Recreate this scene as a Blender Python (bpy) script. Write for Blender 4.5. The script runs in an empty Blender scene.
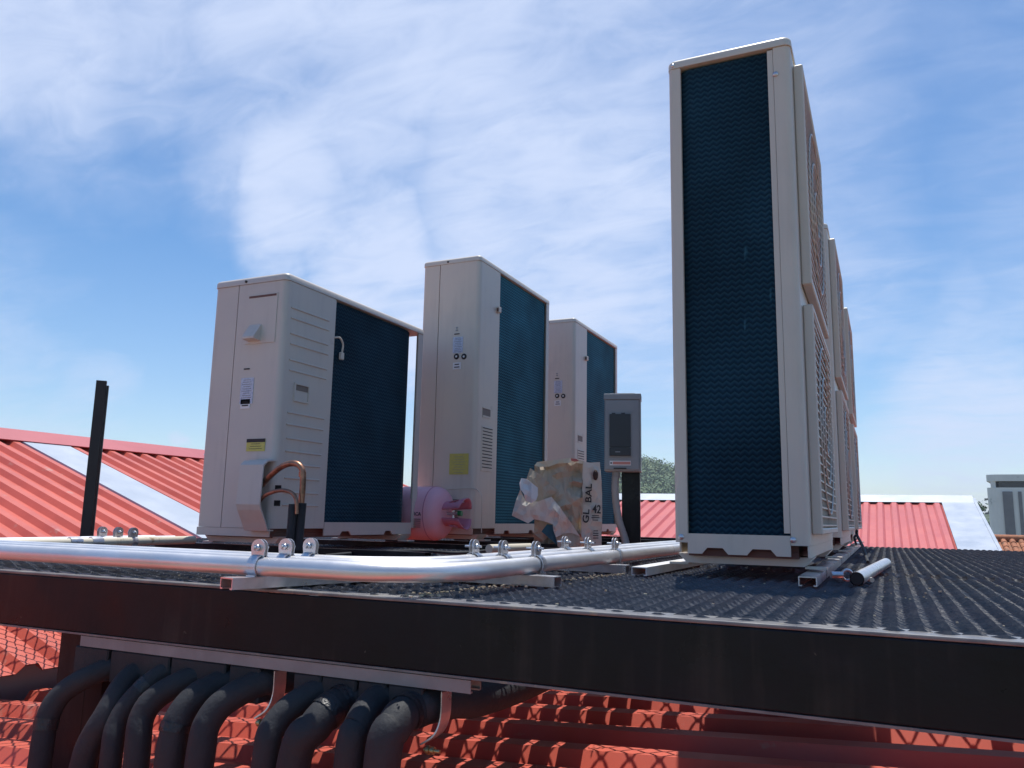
import bpy, bmesh, math, random
from mathutils import Vector, Matrix, noise
random.seed(7)
SC = bpy.context.scene
COL = SC.collection
V = Vector
# ---------------------------------------------------------------- camera
F = 800.0; YAW = math.radians(25.0); PITCH = math.atan(133.6/F); ROLL = math.atan(.0197); CZ = .147
fw = V((-math.sin(YAW)*math.cos(PITCH), math.cos(YAW)*math.cos(PITCH), math.sin(PITCH)))
r0 = V((math.cos(YAW), math.sin(YAW), 0)); u0 = r0.cross(fw)
RT = r0*math.cos(ROLL) + u0*math.sin(ROLL); UP = -r0*math.sin(ROLL) + u0*math.cos(ROLL)
CAM = V((0, 0, CZ))
cd = bpy.data.cameras.new('camera'); cam = bpy.data.objects.new('camera', cd); COL.objects.link(cam)
M = Matrix((RT, UP, -fw)).transposed().to_4x4(); M.translation = CAM; cam.matrix_world = M
cd.sensor_width = 36; cd.lens = F/1024*36; cd.clip_start = .02; cd.clip_end = 5000
SC.camera = cam
def ray(px, py): return RT*((px-512)/F) - UP*((py-384)/F) + fw
def onz(px, py, z): d = ray(px, py); return CAM + d*((z-CZ)/d.z)
def onx(px, py, x): d = ray(px, py); return CAM + d*(x/d.x)
def ony(px, py, y): d = ray(px, py); return CAM + d*(y/d.y)

# ---------------------------------------------------------------- materials
MATS = {}
def mat(name, col, rough=.5, metal=0, spec=.5, nscale=0, namt=0, bump=0, bscale=60, col2=None, cscale=4, detail=5, coat=0, dirt=None, dscale=3, dthr=.62, streak=0):
    if name in MATS: return MATS[name]
    m = bpy.data.materials.new(name); m.use_nodes = True; nt = m.node_tree; N = nt.nodes; L = nt.links
    b = N['Principled BSDF']; b.inputs['Roughness'].default_value = rough; b.inputs['Metallic'].default_value = metal
    b.inputs['Specular IOR Level'].default_value = spec; b.inputs['Coat Weight'].default_value = coat
    b.inputs['Base Color'].default_value = (*col, 1)
    tc = N.new('ShaderNodeTexCoord'); out = None
    def noise_(sc, det=detail):
        n = N.new('ShaderNodeTexNoise'); n.inputs['Scale'].default_value = sc; n.inputs['Detail'].default_value = det
        n.inputs['Roughness'].default_value = .62; L.new(tc.outputs['Object'], n.inputs['Vector']); return n
    if col2:
        n = noise_(cscale); r = N.new('ShaderNodeMapRange'); r.inputs[1].default_value = .38; r.inputs[2].default_value = .64
        L.new(n.outputs['Fac'], r.inputs[0]); mx = N.new('ShaderNodeMix'); mx.data_type = 'RGBA'
        mx.inputs[6].default_value = (*col, 1); mx.inputs[7].default_value = (*col2, 1); L.new(r.outputs[0], mx.inputs[0]); out = mx.outputs[2]
    if dirt:
        n = noise_(dscale, 9); r = N.new('ShaderNodeMapRange'); r.inputs[1].default_value = dthr; r.inputs[2].default_value = dthr+.08
        L.new(n.outputs['Fac'], r.inputs[0]); mx = N.new('ShaderNodeMix'); mx.data_type = 'RGBA'
        if out: L.new(out, mx.inputs[6])
        else: mx.inputs[6].default_value = (*col, 1)
        mx.inputs[7].default_value = (*dirt, 1); L.new(r.outputs[0], mx.inputs[0]); out = mx.outputs[2]
    if streak:
        mp = N.new('ShaderNodeMapping'); mp.inputs['Scale'].default_value = (34, 34, 2.2); L.new(tc.outputs['Object'], mp.inputs[0])
        n = N.new('ShaderNodeTexNoise'); n.inputs['Scale'].default_value = 1; n.inputs['Detail'].default_value = 6; L.new(mp.outputs[0], n.inputs['Vector'])
        n2 = noise_(3.1); mu = N.new('ShaderNodeMath'); mu.operation = 'MULTIPLY'; L.new(n.outputs['Fac'], mu.inputs[0]); L.new(n2.outputs['Fac'], mu.inputs[1])
        r = N.new('ShaderNodeMapRange'); r.inputs[1].default_value = .27; r.inputs[2].default_value = .42; r.inputs[4].default_value = streak; L.new(mu.outputs[0], r.inputs[0])
        mx = N.new('ShaderNodeMix'); mx.data_type = 'RGBA'
        if out: L.new(out, mx.inputs[6])
        else: mx.inputs[6].default_value = (*col, 1)
        mx.inputs[7].default_value = (.30, .26, .21, 1); L.new(r.outputs[0], mx.inputs[0]); out = mx.outputs[2]
    if out: L.new(out, b.inputs['Base Color'])
    if namt:
        n = noise_(nscale); r = N.new('ShaderNodeMapRange'); r.inputs[1].default_value = .3; r.inputs[2].default_value = .7
        r.inputs[3].default_value = max(.02, rough-namt); r.inputs[4].default_value = min(1, rough+namt)
        L.new(n.outputs['Fac'], r.inputs[0]); L.new(r.outputs[0], b.inputs['Roughness'])
    if bump:
        n = noise_(bscale); bp = N.new('ShaderNodeBump'); bp.inputs['Strength'].default_value = bump; bp.inputs['Distance'].default_value = .01
        L.new(n.outputs['Fac'], bp.inputs['Height']); L.new(bp.outputs[0], b.inputs['Normal'])
    MATS[name] = m; return m

M_CAB = mat('cream_paint', (.66, .59, .485), .42, streak=.16, col2=(.60, .55, .48), cscale=2.2, bump=.06, bscale=9, dirt=(.45, .40, .34), dscale=5, dthr=.66)
M_CABG = mat('grey_cream_paint', (.61, .555, .485), .42, streak=.16, col2=(.55, .51, .47), cscale=2.2, bump=.06, bscale=9, dirt=(.42, .38, .33), dscale=5, dthr=.66)
M_BLK = mat('black_enamel', (.006, .0065, .009), .36, spec=.22, col2=(.010, .011, .014), cscale=3, streak=.06, nscale=5, namt=.16, bump=.2, bscale=9, dirt=(.13, .12, .10), dscale=34, dthr=.70)
M_LIP = mat('worn_glint_edge', (.13, .13, .14), .4, metal=.1, col2=(.22, .215, .21), cscale=14, nscale=20, namt=.15, dirt=(.28, .25, .2), dscale=30, dthr=.6)  # worn paint; sun glare on the edge is put into the pale grey
M_GRT = mat('grating_paint', (.042, .045, .055), .40, metal=.0, col2=(.066, .070, .082), cscale=9, nscale=30, namt=.12, bump=.2, bscale=90, dirt=(.26, .24, .20), dscale=22, dthr=.68)
M_GAL = mat('galvanised_steel', (.60, .60, .62), .33, metal=.9, col2=(.72, .71, .72), cscale=30, nscale=14, namt=.1, bump=.05, bscale=60)
M_CON = mat('conduit_steel', (.80, .79, .79), .40, metal=.72, col2=(.70, .69, .69), cscale=5, nscale=9, namt=.08, bump=.05, bscale=25, dirt=(.42, .38, .33), dscale=9, dthr=.67)
M_ALU = mat('aluminium_flashing', (.34, .39, .46), .5, metal=.15, col2=(.44, .48, .54), cscale=1.6, nscale=3, namt=.1, bump=.5, bscale=2.2)
M_RED = mat('red_roof_paint', (.585, .118, .078), .42, col2=(.485, .092, .062), cscale=2.3, nscale=3, namt=.08, bump=.1, bscale=4, dirt=(.50, .24, .19), dscale=6.5, dthr=.62)
M_REDP = mat('faded_red_roof_paint', (.55, .13, .115), .45, col2=(.50, .11, .10), cscale=1.0, nscale=3, namt=.08, dirt=(.62, .3, .26), dscale=4, dthr=.68)
M_RCAP = mat('ridge_cap_paint', (.48, .11, .12), .45, col2=(.42, .09, .10), cscale=2)
M_TAPE = mat('black_tape', (.02, .021, .024), .35, nscale=40, namt=.12, bump=.5, bscale=50)
M_INS = mat('rubber_insulation', (.018, .020, .024), .72, col2=(.028, .030, .034), cscale=6, bump=.35, bscale=30, dirt=(.09, .09, .09), dscale=9, dthr=.70)
M_COP = mat('copper_tube', (.48, .24, .15), .4, metal=.85, col2=(.16, .10, .07), cscale=16, nscale=20, namt=.12)
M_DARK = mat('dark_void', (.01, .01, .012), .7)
M_PLB = mat('black_plastic', (.025, .027, .034), .35)
M_GRY = mat('grey_enamel', (.27, .285, .295), .42, col2=(.30, .31, .315), cscale=6, bump=.05, bscale=20)
M_FLX = mat('grey_flex_pvc', (.36, .37, .38), .45, col2=(.30, .31, .32), cscale=10)
M_PINK = mat('pink_enamel', (.86, .44, .50), .5, spec=.35, col2=(.82, .40, .46), cscale=5, bump=.05, bscale=12)
M_GRN = mat('green_knob', (.01, .22, .07), .4)
M_KRF = mat('kraft_paper', (.52, .425, .32), .95, spec=.1, col2=(.46, .39, .31), cscale=7, bump=.5, bscale=22)
M_WPP = mat('white_paper', (.68, .64, .57), .9, spec=.15, col2=(.63, .59, .52), cscale=8, bump=.5, bscale=22)
M_WHT = mat('white_paint', (.75, .75, .74), .4)
M_LBL = mat('label_white', (.62, .66, .74), .5, col2=(.42, .48, .62), cscale=160)
M_YEL = mat('label_yellow', (.62, .56, .12), .5, col2=(.52, .47, .14), cscale=120)
M_INK = mat('ink_black', (.02, .02, .025), .6)
M_ORG = mat('warning_red', (.55, .12, .08), .5)
M_CRM = mat('cream_pvc', (.62, .56, .44), .45, dirt=(.35, .25, .15), dscale=12, dthr=.62)
M_CON2 = mat('concrete_wall', (.74, .72, .68), .85, col2=(.68, .66, .62), cscale=.4, dirt=(.3, .3, .28), dscale=.8, dthr=.64)
M_CON3 = mat('grey_panel', (.17, .165, .175), .7, col2=(.20, .195, .2), cscale=1)
M_GLS = mat('dark_glass', (.02, .025, .035), .12)
M_TILE = mat('terracotta_tile', (.42, .16, .075), .8, col2=(.26, .10, .05), cscale=5, dirt=(.10, .08, .05), dscale=3, dthr=.60)
M_GND = mat('ground_soil', (.13, .14, .08), .95, col2=(.20, .17, .12), cscale=.05)
M_HILL = mat('hill_soil', (.045, .075, .035), .95, col2=(.07, .09, .045), cscale=.03)
M_LEAF = mat('tree_leaves', (.085, .15, .07), .75, col2=(.16, .22, .10), cscale=.12, spec=.3)
M_WALL = mat('plaster_wall', (.55, .50, .42), .85, col2=(.48, .44, .38), cscale=.6)
M_BLU = mat('teal_print', (.01, .10, .16), .5)
M_DBR = mat('debris', (.36, .28, .17), .9, col2=(.5, .45, .35), cscale=40)
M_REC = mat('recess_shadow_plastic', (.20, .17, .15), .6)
M_RBRN = mat('red_brown_shade', (.16, .07, .055), .6, col2=(.12, .06, .05), cscale=6)  # base pans: red-brown shadow and reflection put into the colour

def coil_mat(name, dark, light, streak):
    m = bpy.data.materials.new(name); m.use_nodes = True; nt = m.node_tree; N = nt.nodes; L = nt.links
    b = N['Principled BSDF']; b.inputs['Roughness'].default_value = .75; b.inputs['Specular IOR Level'].default_value = .1
    tc = N.new('ShaderNodeTexCoord'); sp = N.new('ShaderNodeSeparateXYZ'); L.new(tc.outputs['Object'], sp.inputs[0])
    def mt(op, a, b_=None, c_=None):
        n = N.new('ShaderNodeMath'); n.operation = op
        for k, v in enumerate((a, b_, c_)):
            if v is None: continue
            if isinstance(v, (int, float)): n.inputs[k].default_value = v
            else: L.new(v, n.inputs[k])
        return n.outputs[0]
    u = mt('ADD', sp.outputs[0], sp.outputs[1]); tri = mt('PINGPONG', u, .0105)
    def net(sign, H):
        fr = mt('FRACT', mt('DIVIDE', mt('MULTIPLY_ADD', tri, sign*.75, sp.outputs[2]), H))
        return mt('SMOOTH_MIN', mt('MULTIPLY', fr, 3.2), mt('MULTIPLY', mt('SUBTRACT', 1.0, fr), 1.6), .2)
    hh = net(1, .0155)
    fin = mt('MULTIPLY_ADD', mt('PINGPONG', u, .0011), 200, .85)
    cr = N.new('ShaderNodeValToRGB'); cr.color_ramp.elements[0].position = .05; cr.color_ramp.elements[0].color = (*light, 1)
    cr.color_ramp.elements[1].position = .8; cr.color_ramp.elements[1].color = (*dark, 1); L.new(hh, cr.inputs[0])
    class _B: pass
    br = _B(); br.outputs = {'Color': cr.outputs[0], 'Fac': hh}
    mp = N.new('ShaderNodeMapping'); mp.inputs['Scale'].default_value = (26, 26, 4.5); L.new(tc.outputs['Object'], mp.inputs[0])
    n = N.new('ShaderNodeTexNoise'); n.inputs['Scale'].default_value = 1; n.inputs['Detail'].default_value = 5; L.new(mp.outputs[0], n.inputs['Vector'])
    r = N.new('ShaderNodeMapRange'); r.inputs[1].default_value = .74; r.inputs[2].default_value = .84; L.new(n.outputs['Fac'], r.inputs[0])
    mx = N.new('ShaderNodeMix'); mx.data_type = 'RGBA'; L.new(r.outputs[0], mx.inputs[0]); L.new(br.outputs['Color'], mx.inputs[6]); mx.inputs[7].default_value = (*streak, 1)
    n2 = N.new('ShaderNodeTexNoise'); n2.inputs['Scale'].default_value = 3.2; n2.inputs['Detail'].default_value = 4; L.new(tc.outputs['Object'], n2.inputs['Vector'])
    r2 = N.new('ShaderNodeMapRange'); r2.inputs[1].default_value = .35; r2.inputs[2].default_value = .7; r2.inputs[3].default_value = .75; r2.inputs[4].default_value = 1.35; L.new(n2.outputs['Fac'], r2.inputs[0])
    m2 = N.new('ShaderNodeVectorMath'); m2.operation = 'SCALE'; L.new(mx.outputs[2], m2.inputs[0]); L.new(r2.outputs[0], m2.inputs['Scale'])
    L.new(m2.outputs[0], b.inputs['Base Color'])
    bp = N.new('ShaderNodeBump'); bp.inputs['Strength'].default_value = .7; bp.inputs['Distance'].default_value = .003
    L.new(br.outputs['Fac'], bp.inputs['Height']); L.new(bp.outputs[0], b.inputs['Normal'])
    return m
M_COIL = coil_mat('blue_coil_fins', (.009, .052, .080), (.050, .215, .27), (.14, .36, .45))  # pale netting and streak tones also imitate glints on the fins
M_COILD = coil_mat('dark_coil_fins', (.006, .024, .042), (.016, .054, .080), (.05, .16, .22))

# ---------------------------------------------------------------- mesh builder
class MB:
    def __init__(s): s.v = []; s.f = []; s.m = []; s.sm = []; s.T = Matrix.Identity(4)
    def add(s, vs, fs, mi=0, smooth=False):
        n = len(s.v); s.v += [tuple(s.T @ V(p)) for p in vs]
        s.f += [[i+n for i in f] for f in fs]; s.m += [mi]*len(fs); s.sm += [smooth]*len(fs); return s
    def box(s, x0, x1, y0, y1, z0, z1, mi=0, bev=0, seg=2):
        if bev:
            bm = bmesh.new(); bmesh.ops.create_cube(bm, size=1)
            for q in bm.verts: q.co = V(((x0+x1)/2+q.co.x*(x1-x0), (y0+y1)/2+q.co.y*(y1-y0), (z0+z1)/2+q.co.z*(z1-z0)))
            bmesh.ops.bevel(bm, geom=bm.edges[:], offset=bev, segments=seg, affect='EDGES', profile=.5)
            bm.verts.index_update()
            s.add([q.co[:] for q in bm.verts], [[q.index for q in f.verts] for f in bm.faces], mi, seg > 2); bm.free(); return s
        return s.add([(x0,y0,z0),(x1,y0,z0),(x1,y1,z0),(x0,y1,z0),(x0,y0,z1),(x1,y0,z1),(x1,y1,z1),(x0,y1,z1)],
                     [(0,3,2,1),(4,5,6,7),(0,1,5,4),(1,2,6,5),(2,3,7,6),(3,0,4,7)], mi)
    def prism(s, pts, d, mi=0, smooth=False):
        """pts: 3D polygon, d: extrusion vector"""
        n = len(pts); d = V(d); a = [V(p) for p in pts]
        return s.add([p[:] for p in a]+[(p+d)[:] for p in a], [list(range(n))[::-1], list(range(n, 2*n))]+[[i, (i+1) % n, n+(i+1) % n, n+i] for i in range(n)], mi, smooth)
    def tube(s, path, r, n=12, mi=0, caps=True, closed=False, sq=None):
        P = [V(p) for p in path]; rs = r if isinstance(r, (list, tuple)) else [r]*len(P)
        vs = []; fs = []; m = len(P); up = None
        for i, p in enumerate(P):
            if closed: t = (P[(i+1) % m]-P[i-1])
            else: t = P[min(i+1, m-1)]-P[max(i-1, 0)]
            t.normalize()
            if up is None: up = V((0, 0, 1)) if abs(t.z) < .9 else V((0, 1, 0))
            a = t.cross(up); a.normalize(); b = a.cross(t); up = b
            for k in range(n):
                an = 2*math.pi*(k+.5)/n; vs.append((p+a*math.cos(an)*rs[i]+b*math.sin(an)*rs[i])[:])
        rng = m if closed else m-1
        for i in range(rng):
            j = (i+1) % m
            for k in range(n): fs.append([i*n+k, i*n+(k+1) % n, j*n+(k+1) % n, j*n+k])
        s.add(vs, fs, mi, n > 5)
        if caps and not closed: s.add(vs[:n], [list(range(n))], mi); s.add(vs[-n:], [list(range(n))[::-1]], mi)
        return s
    def lathe(s, prof, n=32, mi=0, axis='z'):
        vs = []; fs = []
        for (r, h) in prof:
            for k in range(n):
                a = 2*math.pi*k/n; x, y = r*math.cos(a), r*math.sin(a)
                vs.append((x, y, h) if axis == 'z' else (h, x, y) if axis == 'x' else (x, h, y))
        for i in range(len(prof)-1):
            for k in range(n): fs.append([i*n+k, i*n+(k+1) % n, (i+1)*n+(k+1) % n, (i+1)*n+k])
        return s.add(vs, fs, mi, True)
    def build(s, name, mats, parent=None, loc=None, rz=0):
        me = bpy.data.meshes.new(name); me.from_pydata(s.v, [], s.f)
        for m in (mats if isinstance(mats, (list, tuple)) else [mats]): me.materials.append(m)
        me.polygons.foreach_set('material_index', s.m); me.polygons.foreach_set('use_smooth', s.sm)
        bm = bmesh.new(); bm.from_mesh(me); bmesh.ops.recalc_face_normals(bm, faces=bm.faces); bm.to_mesh(me); bm.free()
        me.update(); o = bpy.data.objects.new(name, me); COL.objects.link(o)
        if parent: o.parent = parent
        if loc: o.location = loc
        if rz: o.rotation_euler.z = rz
        return o
def tag(o, label, cat, group=None, kind=None):
    o['label'] = label
    if cat: o['category'] = cat
    if group: o['group'] = group
    if kind: o['kind'] = kind
    return o
def thing(name, label, cat, loc=(0, 0, 0), rz=0, group=None):
    o = bpy.data.objects.new(name, None); COL.objects.link(o); o.empty_display_size = .1
    o.location = loc; o.rotation_euler.z = rz; return tag(o, label, cat, group)
def copy_tree(o, parent=None):
    c = o.copy(); COL.objects.link(c)
    if parent: c.parent = parent
    for ch in list(o.children): copy_tree(ch, c)
    return c
def arc(c, r, a0, a1, n, ax='xy', z=0):
    return [(c[0]+r*math.cos(math.radians(a0+(a1-a0)*i/n)), c[1]+r*math.sin(math.radians(a0+(a1-a0)*i/n)), z) for i in range(n+1)]
def catmull(P, n=8):
    P = [V(p) for p in P]; Q = [2*P[0]-P[1]]+P+[2*P[-1]-P[-2]]; out = []
    for i in range(1, len(Q)-2):
        for k in range(n):
            t = k/n; a, b, c, d = Q[i-1:i+3]
            out.append(.5*((2*b)+(c-a)*t+(2*a-5*b+4*c-d)*t*t+(3*b-a-3*c+d)*t**3))
    out.append(P[-1]); return out
def text_mesh(mb, txt, size, T, mi=0, depth=.0006):
    cu = bpy.data.curves.new('t', 'FONT'); cu.body = txt; cu.size = size; cu.extrude = depth; cu.align_x = 'CENTER'; cu.align_y = 'CENTER'; cu.offset = size*.02
    ob = bpy.data.objects.new('t', cu); COL.objects.link(ob); dg = bpy.context.evaluated_depsgraph_get()
    me = bpy.data.meshes.new_from_object(ob.evaluated_get(dg))
    old = mb.T; mb.T = old @ T
    mb.add([q.co[:] for q in me.vertices], [list(p.vertices) for p in me.polygons], mi); mb.T = old
    bpy.data.objects.remove(ob); bpy.data.curves.remove(cu); bpy.data.meshes.remove(me)

# ---------------------------------------------------------------- condensing units
# local frame: x across (fans on -x, coil on +x), y along from the service end (0) to the coil end (l), z up
def ring_panel(mb, x, y0, y1, z0, z1, r, t, mi=0, n=48):
    """rectangular panel in plane x with a round hole"""
    cy, cz = (y0+y1)/2, (z0+z1)/2; inner = []; outer = []
    for k in range(n):
        a = 2*math.pi*k/n; c, s_ = math.cos(a), math.sin(a)
        inner.append((cy+r*c, cz+r*s_))
        q = min((y1-y0)/2/abs(c) if abs(c) > 1e-6 else 9, (z1-z0)/2/abs(s_) if abs(s_) > 1e-6 else 9); outer.append((cy+q*c, cz+q*s_))
    # push nearest samples to the true corners
    for cc in ((y0, z0), (y0, z1), (y1, z0), (y1, z1)):
        k = min(range(n), key=lambda i: (outer[i][0]-cc[0])**2+(outer[i][1]-cc[1])**2); outer[k] = cc
    vs = [(x, *p) for p in outer]+[(x, *p) for p in inner]+[(x+t, *p) for p in outer]+[(x+t, *p) for p in inner]
    fs = []
    for k in range(n):
        j = (k+1) % n
        fs += [[k, j, n+j, n+k], [2*n+k, 3*n+k, 3*n+j, 2*n+j], [n+k, n+j, 3*n+j, 3*n+k], [k, 2*n+k, 2*n+j, j]]
    mb.add(vs, fs, mi)

def make_unit(name, label, w, l, h, ys, cab, coilm, cells, tall, group=None, sm=.10, Rc=.055):
    t = thing(name, label, 'air conditioner', group=group)
    hw = w/2; b = MB()
    # service cabinet at the y=0 end with rounded back corner
    z0, z1 = .034, h-.029
    R_ = .024; pts = [(-hw+sm+.0045, 0)]+[(hw-R_+R_*math.sin(a), R_-R_*math.cos(a)) for a in [math.pi/2*i/6 for i in range(7)]]+[(hw, ys), (-hw+sm+.0045, ys)]
    b.prism([(x, y, z0) for x, y in pts], (0, 0, z1-z0))
    b.build('service_cabinet', cab, t)
    # front panel wraps the fan side, its end strip shows a seam beside the service cabinet
    f = MB(); Rf = .018
    fp = [(-hw+.073, .001), (-hw+.073, .018), (-hw+.012, .018), (-hw+.012, l-.018), (-hw+.055, l-.018), (-hw+.055, l)]
    fp += [(-hw+Rf-Rf*math.sin(a), l-Rf+Rf*math.cos(a)) for a in [math.pi/2*i/6 for i in range(7)]]
    fp += [(-hw+Rf-Rf*math.cos(a), Rf-Rf*math.sin(a)+.001) for a in [math.pi/2*i/6 for i in range(7)]]
    # only corner strips as prism, the middle is ring panels
    yc0 = l-.80 if l > .9 else .15
    left = [(-hw+sm, .001), (-hw+sm, .016), (-hw+.010, .016), (-hw+.010, yc0), (-hw, yc0)]+[(-hw+Rf-Rf*math.cos(a), Rf-Rf*math.sin(a)+.001) for a in [math.pi/2*i/6 for i in range(7)]]
    f.prism([(x, y, z0) for x, y in left], (0, 0, z1-z0))
    right = [(-hw+.045, l-.001), (-hw+.045, l-.014), (-hw+.010, l-.014), (-hw+.010, l-.05), (-hw, l-.05)]+[(-hw+Rf-Rf*math.cos(a), l-Rf+Rf*math.sin(a)-.001) for a in [math.pi/2*i/6 for i in range(7)]]
    f.prism([(x, y, z0) for x, y in right], (0, 0, z1-z0))
    edges = [z0]+[c for c in cells[1:-1]]+[z1]
    for a, c in zip(edges[:-1], edges[1:]):
        ring_panel(f, -hw, yc0, l-.05, a, c, min((l-.05-yc0), c-a)/2*.86, .010)
    f.build('front_panel', cab, t)
    for a, c in zip(edges[:-1], edges[1:]):
        r = min((l-.05-yc0), c-a)/2*.86; cy = (yc0+l-.05)/2; cz = (a+c)/2
        g = MB(); gy0, gy1, gz0, gz1 = yc0+.02, l-.065, a+.028, c-.028
        # bezel frame, 26 mm proud
        d = .027; e = .016
        g.box(-hw-d, -hw-.001, gy0, gy0+e, gz0, gz1, 0, .003, 1); g.box(-hw-d, -hw-.001, gy1-e, gy1, gz0, gz1, 0, .003, 1)
        g.box(-hw-d, -hw-.001, gy0+e, gy1-e, gz0, gz0+e, 0, .003, 1); g.box(-hw-d, -hw-.001, gy0+e, gy1-e, gz1-e, gz1, 0, .003, 1)
        nz = 26
        for k in range(1, nz):
            z = gz0+(gz1-gz0)*k/nz; g.box(-hw-d+.002, -hw-d+.012, gy0+e, gy1-e, z-.0022, z+.0022)
        for k in range(1, 12):
            y = gy0+(gy1-gy0)*k/12; g.box(-hw-d+.005, -hw-d+.010, y-.002, y+.002, gz0+e, gz1-e)
        for rr in (.07, .16, .25):
            g.tube([(-hw-d+.001, cy+rr*math.cos(q), cz+rr*math.sin(q)) for q in [2*math.pi*i/32 for i in range(32)]], .003, 5, closed=True)
        g.build('fan_grille', cab, t)
        s_ = MB(); s_.T = Matrix.Translation((-hw+.05, cy, cz)); s_.lathe([(.01, -.03), (.055, -.03), (.065, -.01), (.065, .03), (.01, .03)], 24, axis='x')
        for q in range(3):
            s_.T = Matrix.Translation((-hw+.05, cy, cz)) @ Matrix.Rotation(q*2*math.pi/3, 4, 'X')
            vs = []; 
            for i in range(8):
                for j in range(8):
                    an = math.radians(-38+76*j/7); rr = .06+(r-.085)*i/7
                    vs.append((.028*math.sin(an*1.4), rr*math.sin(an), rr*math.cos(an)))
            s_.add(vs, [[i*8+j, i*8+j+1, i*8+j+9, i*8+j+8] for i in range(7) for j in range(7)], 0, True)
        s_.build('fan', M_PLB, t)
        du = MB(); du.T = Matrix.Translation((0, cy, cz)); du.lathe([(r+.012, -hw+.011), (r+.001, -hw+.02), (r+.001, -hw+.10)], 40, axis='x'); du.build('fan_shroud', M_PLB, t)
    # L-shaped coil with a rounded bend
    c = MB(); xo = hw-.012; yo = l-.010; th = .026
    outer = [(xo, ys)]+[(xo-Rc+Rc*math.cos(a), yo-Rc+Rc*math.sin(a)) for a in [math.pi/2*i/8 for i in range(9)]]+[(-hw+.046, yo)]
    Ri = Rc-th; inner = [(xo-th, ys)]+[(xo-Rc+Ri*math.cos(a), yo-Rc+Ri*math.sin(a)) for a in [math.pi/2*i/8 for i in range(9)]]+[(-hw+.046, yo-th)]
    n = len(outer); vs = [(x, y, .05) for x, y in outer]+[(x, y, .05) for x, y in inner]+[(x, y, h-.034) for x, y in outer]+[(x, y, h-.034) for x, y in inner]; fs = []
    for i in range(n-1):
        fs += [[i, i+1, 2*n+i+1, 2*n+i], [n+i, 3*n+i, 3*n+i+1, n+i+1], [i, n+i, n+i+1, i+1], [2*n+i, 2*n+i+1, 3*n+i+1, 3*n+i]]
    fs += [[0, 2*n, 3*n, n], [n-1, 2*n-1, 4*n-1, 3*n-1]]
    c.add(vs, fs, 0, False); c.build('coil', coilm, t)
    # rear corner post
    p = MB(); pw = .034
    py_ = .05; p.prism([(hw, l-py_, z0), (hw, l-.01, z0), (hw-.003, l-.003, z0), (hw-.01, l, z0), (hw-pw, l, z0), (hw-pw, l-.004, z0), (hw-.012, l-.004, z0), (hw-.004, l-.012, z0), (hw-.004, l-py_, z0)], (0, 0, z1-z0))
    p.box(hw-pw-.001, hw-pw+.004, l-.012, l-.0005, z0, z1)
    p.build('corner_post', cab, t)
    # stiffening strip beside the front end
    p = MB(); p.box(-hw+.046, -hw+.061, l-.010, l-.003, z0+.03, z1-.004); p.build('edge_strip', cab, t)
    # lid
    d = MB(); Lr = .02
    ol = []
    for (cx, cy, a0) in ((hw+.003-Lr, -.003+Lr, -90), (hw+.003-Lr, l+.003-Lr, 0), (-hw-.003+Lr, l+.003-Lr, 90), (-hw-.003+Lr, -.003+Lr, 180)):
        ol += [(cx+Lr*math.cos(math.radians(a0+15*i)), cy+Lr*math.sin(math.radians(a0+15*i))) for i in range(7)]
    m_ = len(ol); cxm, cym = 0, l/2
    def insetp(k): return [(cxm+(x-cxm)*(1-k/hw), cym+(y-cym)*(1-k/(l/2))) for x, y in ol]
    rings = [(ol, h-.028), (ol, h-.010), (insetp(.003), h-.004), (insetp(.009), h)]
    vs = [(x, y, z) for o_, z in rings for x, y in o_]; fs = [[i*m_+k, i*m_+(k+1) % m_, (i+1)*m_+(k+1) % m_, (i+1)*m_+k] for i in range(3) for k in range(m_)]
    d.add(vs, fs, 0, True); d.add(vs[3*m_:], [list(range(m_))], 0); d.add(vs[:m_], [list(range(m_))[::-1]], 0)
    d.build('lid', cab, t)
    # base pan and its notched lips
    bp = MB(); bp.box(-hw+.03, hw-.03, .004, l-.03, .018, .033, 1)
    def lip(y0, y1, horiz, notches):
        # polygon in (s, z)
        top = .058; poly = [(y0, .006)]
        for (a, bb) in notches: poly += [(a-.014, .006), (a, .022), (bb, .022), (bb+.014, .006)]
        poly += [(y1, .006), (y1, top), (y0, top)]
        if horiz: bp.prism([(s, l-.006, z) for s, z in poly], (0, .005, 0))
        else: bp.prism([(hw-.006, s, z) for s, z in poly], (.005, 0, 0))
    lip(-hw+.046, hw-.034, True, [(-.075, -.03), (.045, .085)])
    lip(ys+.004, l-.0505, False, [(ys+.12, ys+.17), (l-.26, l-.22)])
    bp.box(-hw+.03, hw-.03, .03, l-.03, .0, .017, 1); bp.box(-hw+.002, hw-.006, .002, .006, .004, .033); bp.box(-hw+.002, -hw+.006, .006, l-.002, .004, .033)
    bp.build('base_pan', [cab, M_RBRN], t)
    for y in (.10, l-.10):
        q = MB(); q.prism([(-hw-.004, y-.05, 0.004), (-hw+.02, y-.05, -.02), (hw-.02, y-.05, -.02), (hw+.004, y-.05, .004)], (0, .10, 0))
        for sx in (-1, 1):
            q.box(min(sx*(hw-.02), sx*(hw+.032)), max(sx*(hw-.02), sx*(hw+.032)), y-.03, y+.03, -.026, -.0205)
        q.build('mounting_foot', M_RBRN if False else cab, t)
    for (x, y) in ((hw-.017, l+.0005), (-hw+.040, l+.0005)):
        for z in (.048, h-.11) if x < 0 else (.048,):
            q = MB(); q.T = Matrix.Translation((x, y, z)); q.lathe([(0, .004), (.006, .0035), (.008, 0)], 10, axis='y'); q.build('screw', M_GAL, t)
    q = MB(); q.T = Matrix.Translation((hw-.014, l+.003, h-.018)); q.lathe([(0, .003), (.005, .0025), (.006, 0)], 10, axis='y'); q.build('screw', M_GAL, t)
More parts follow.
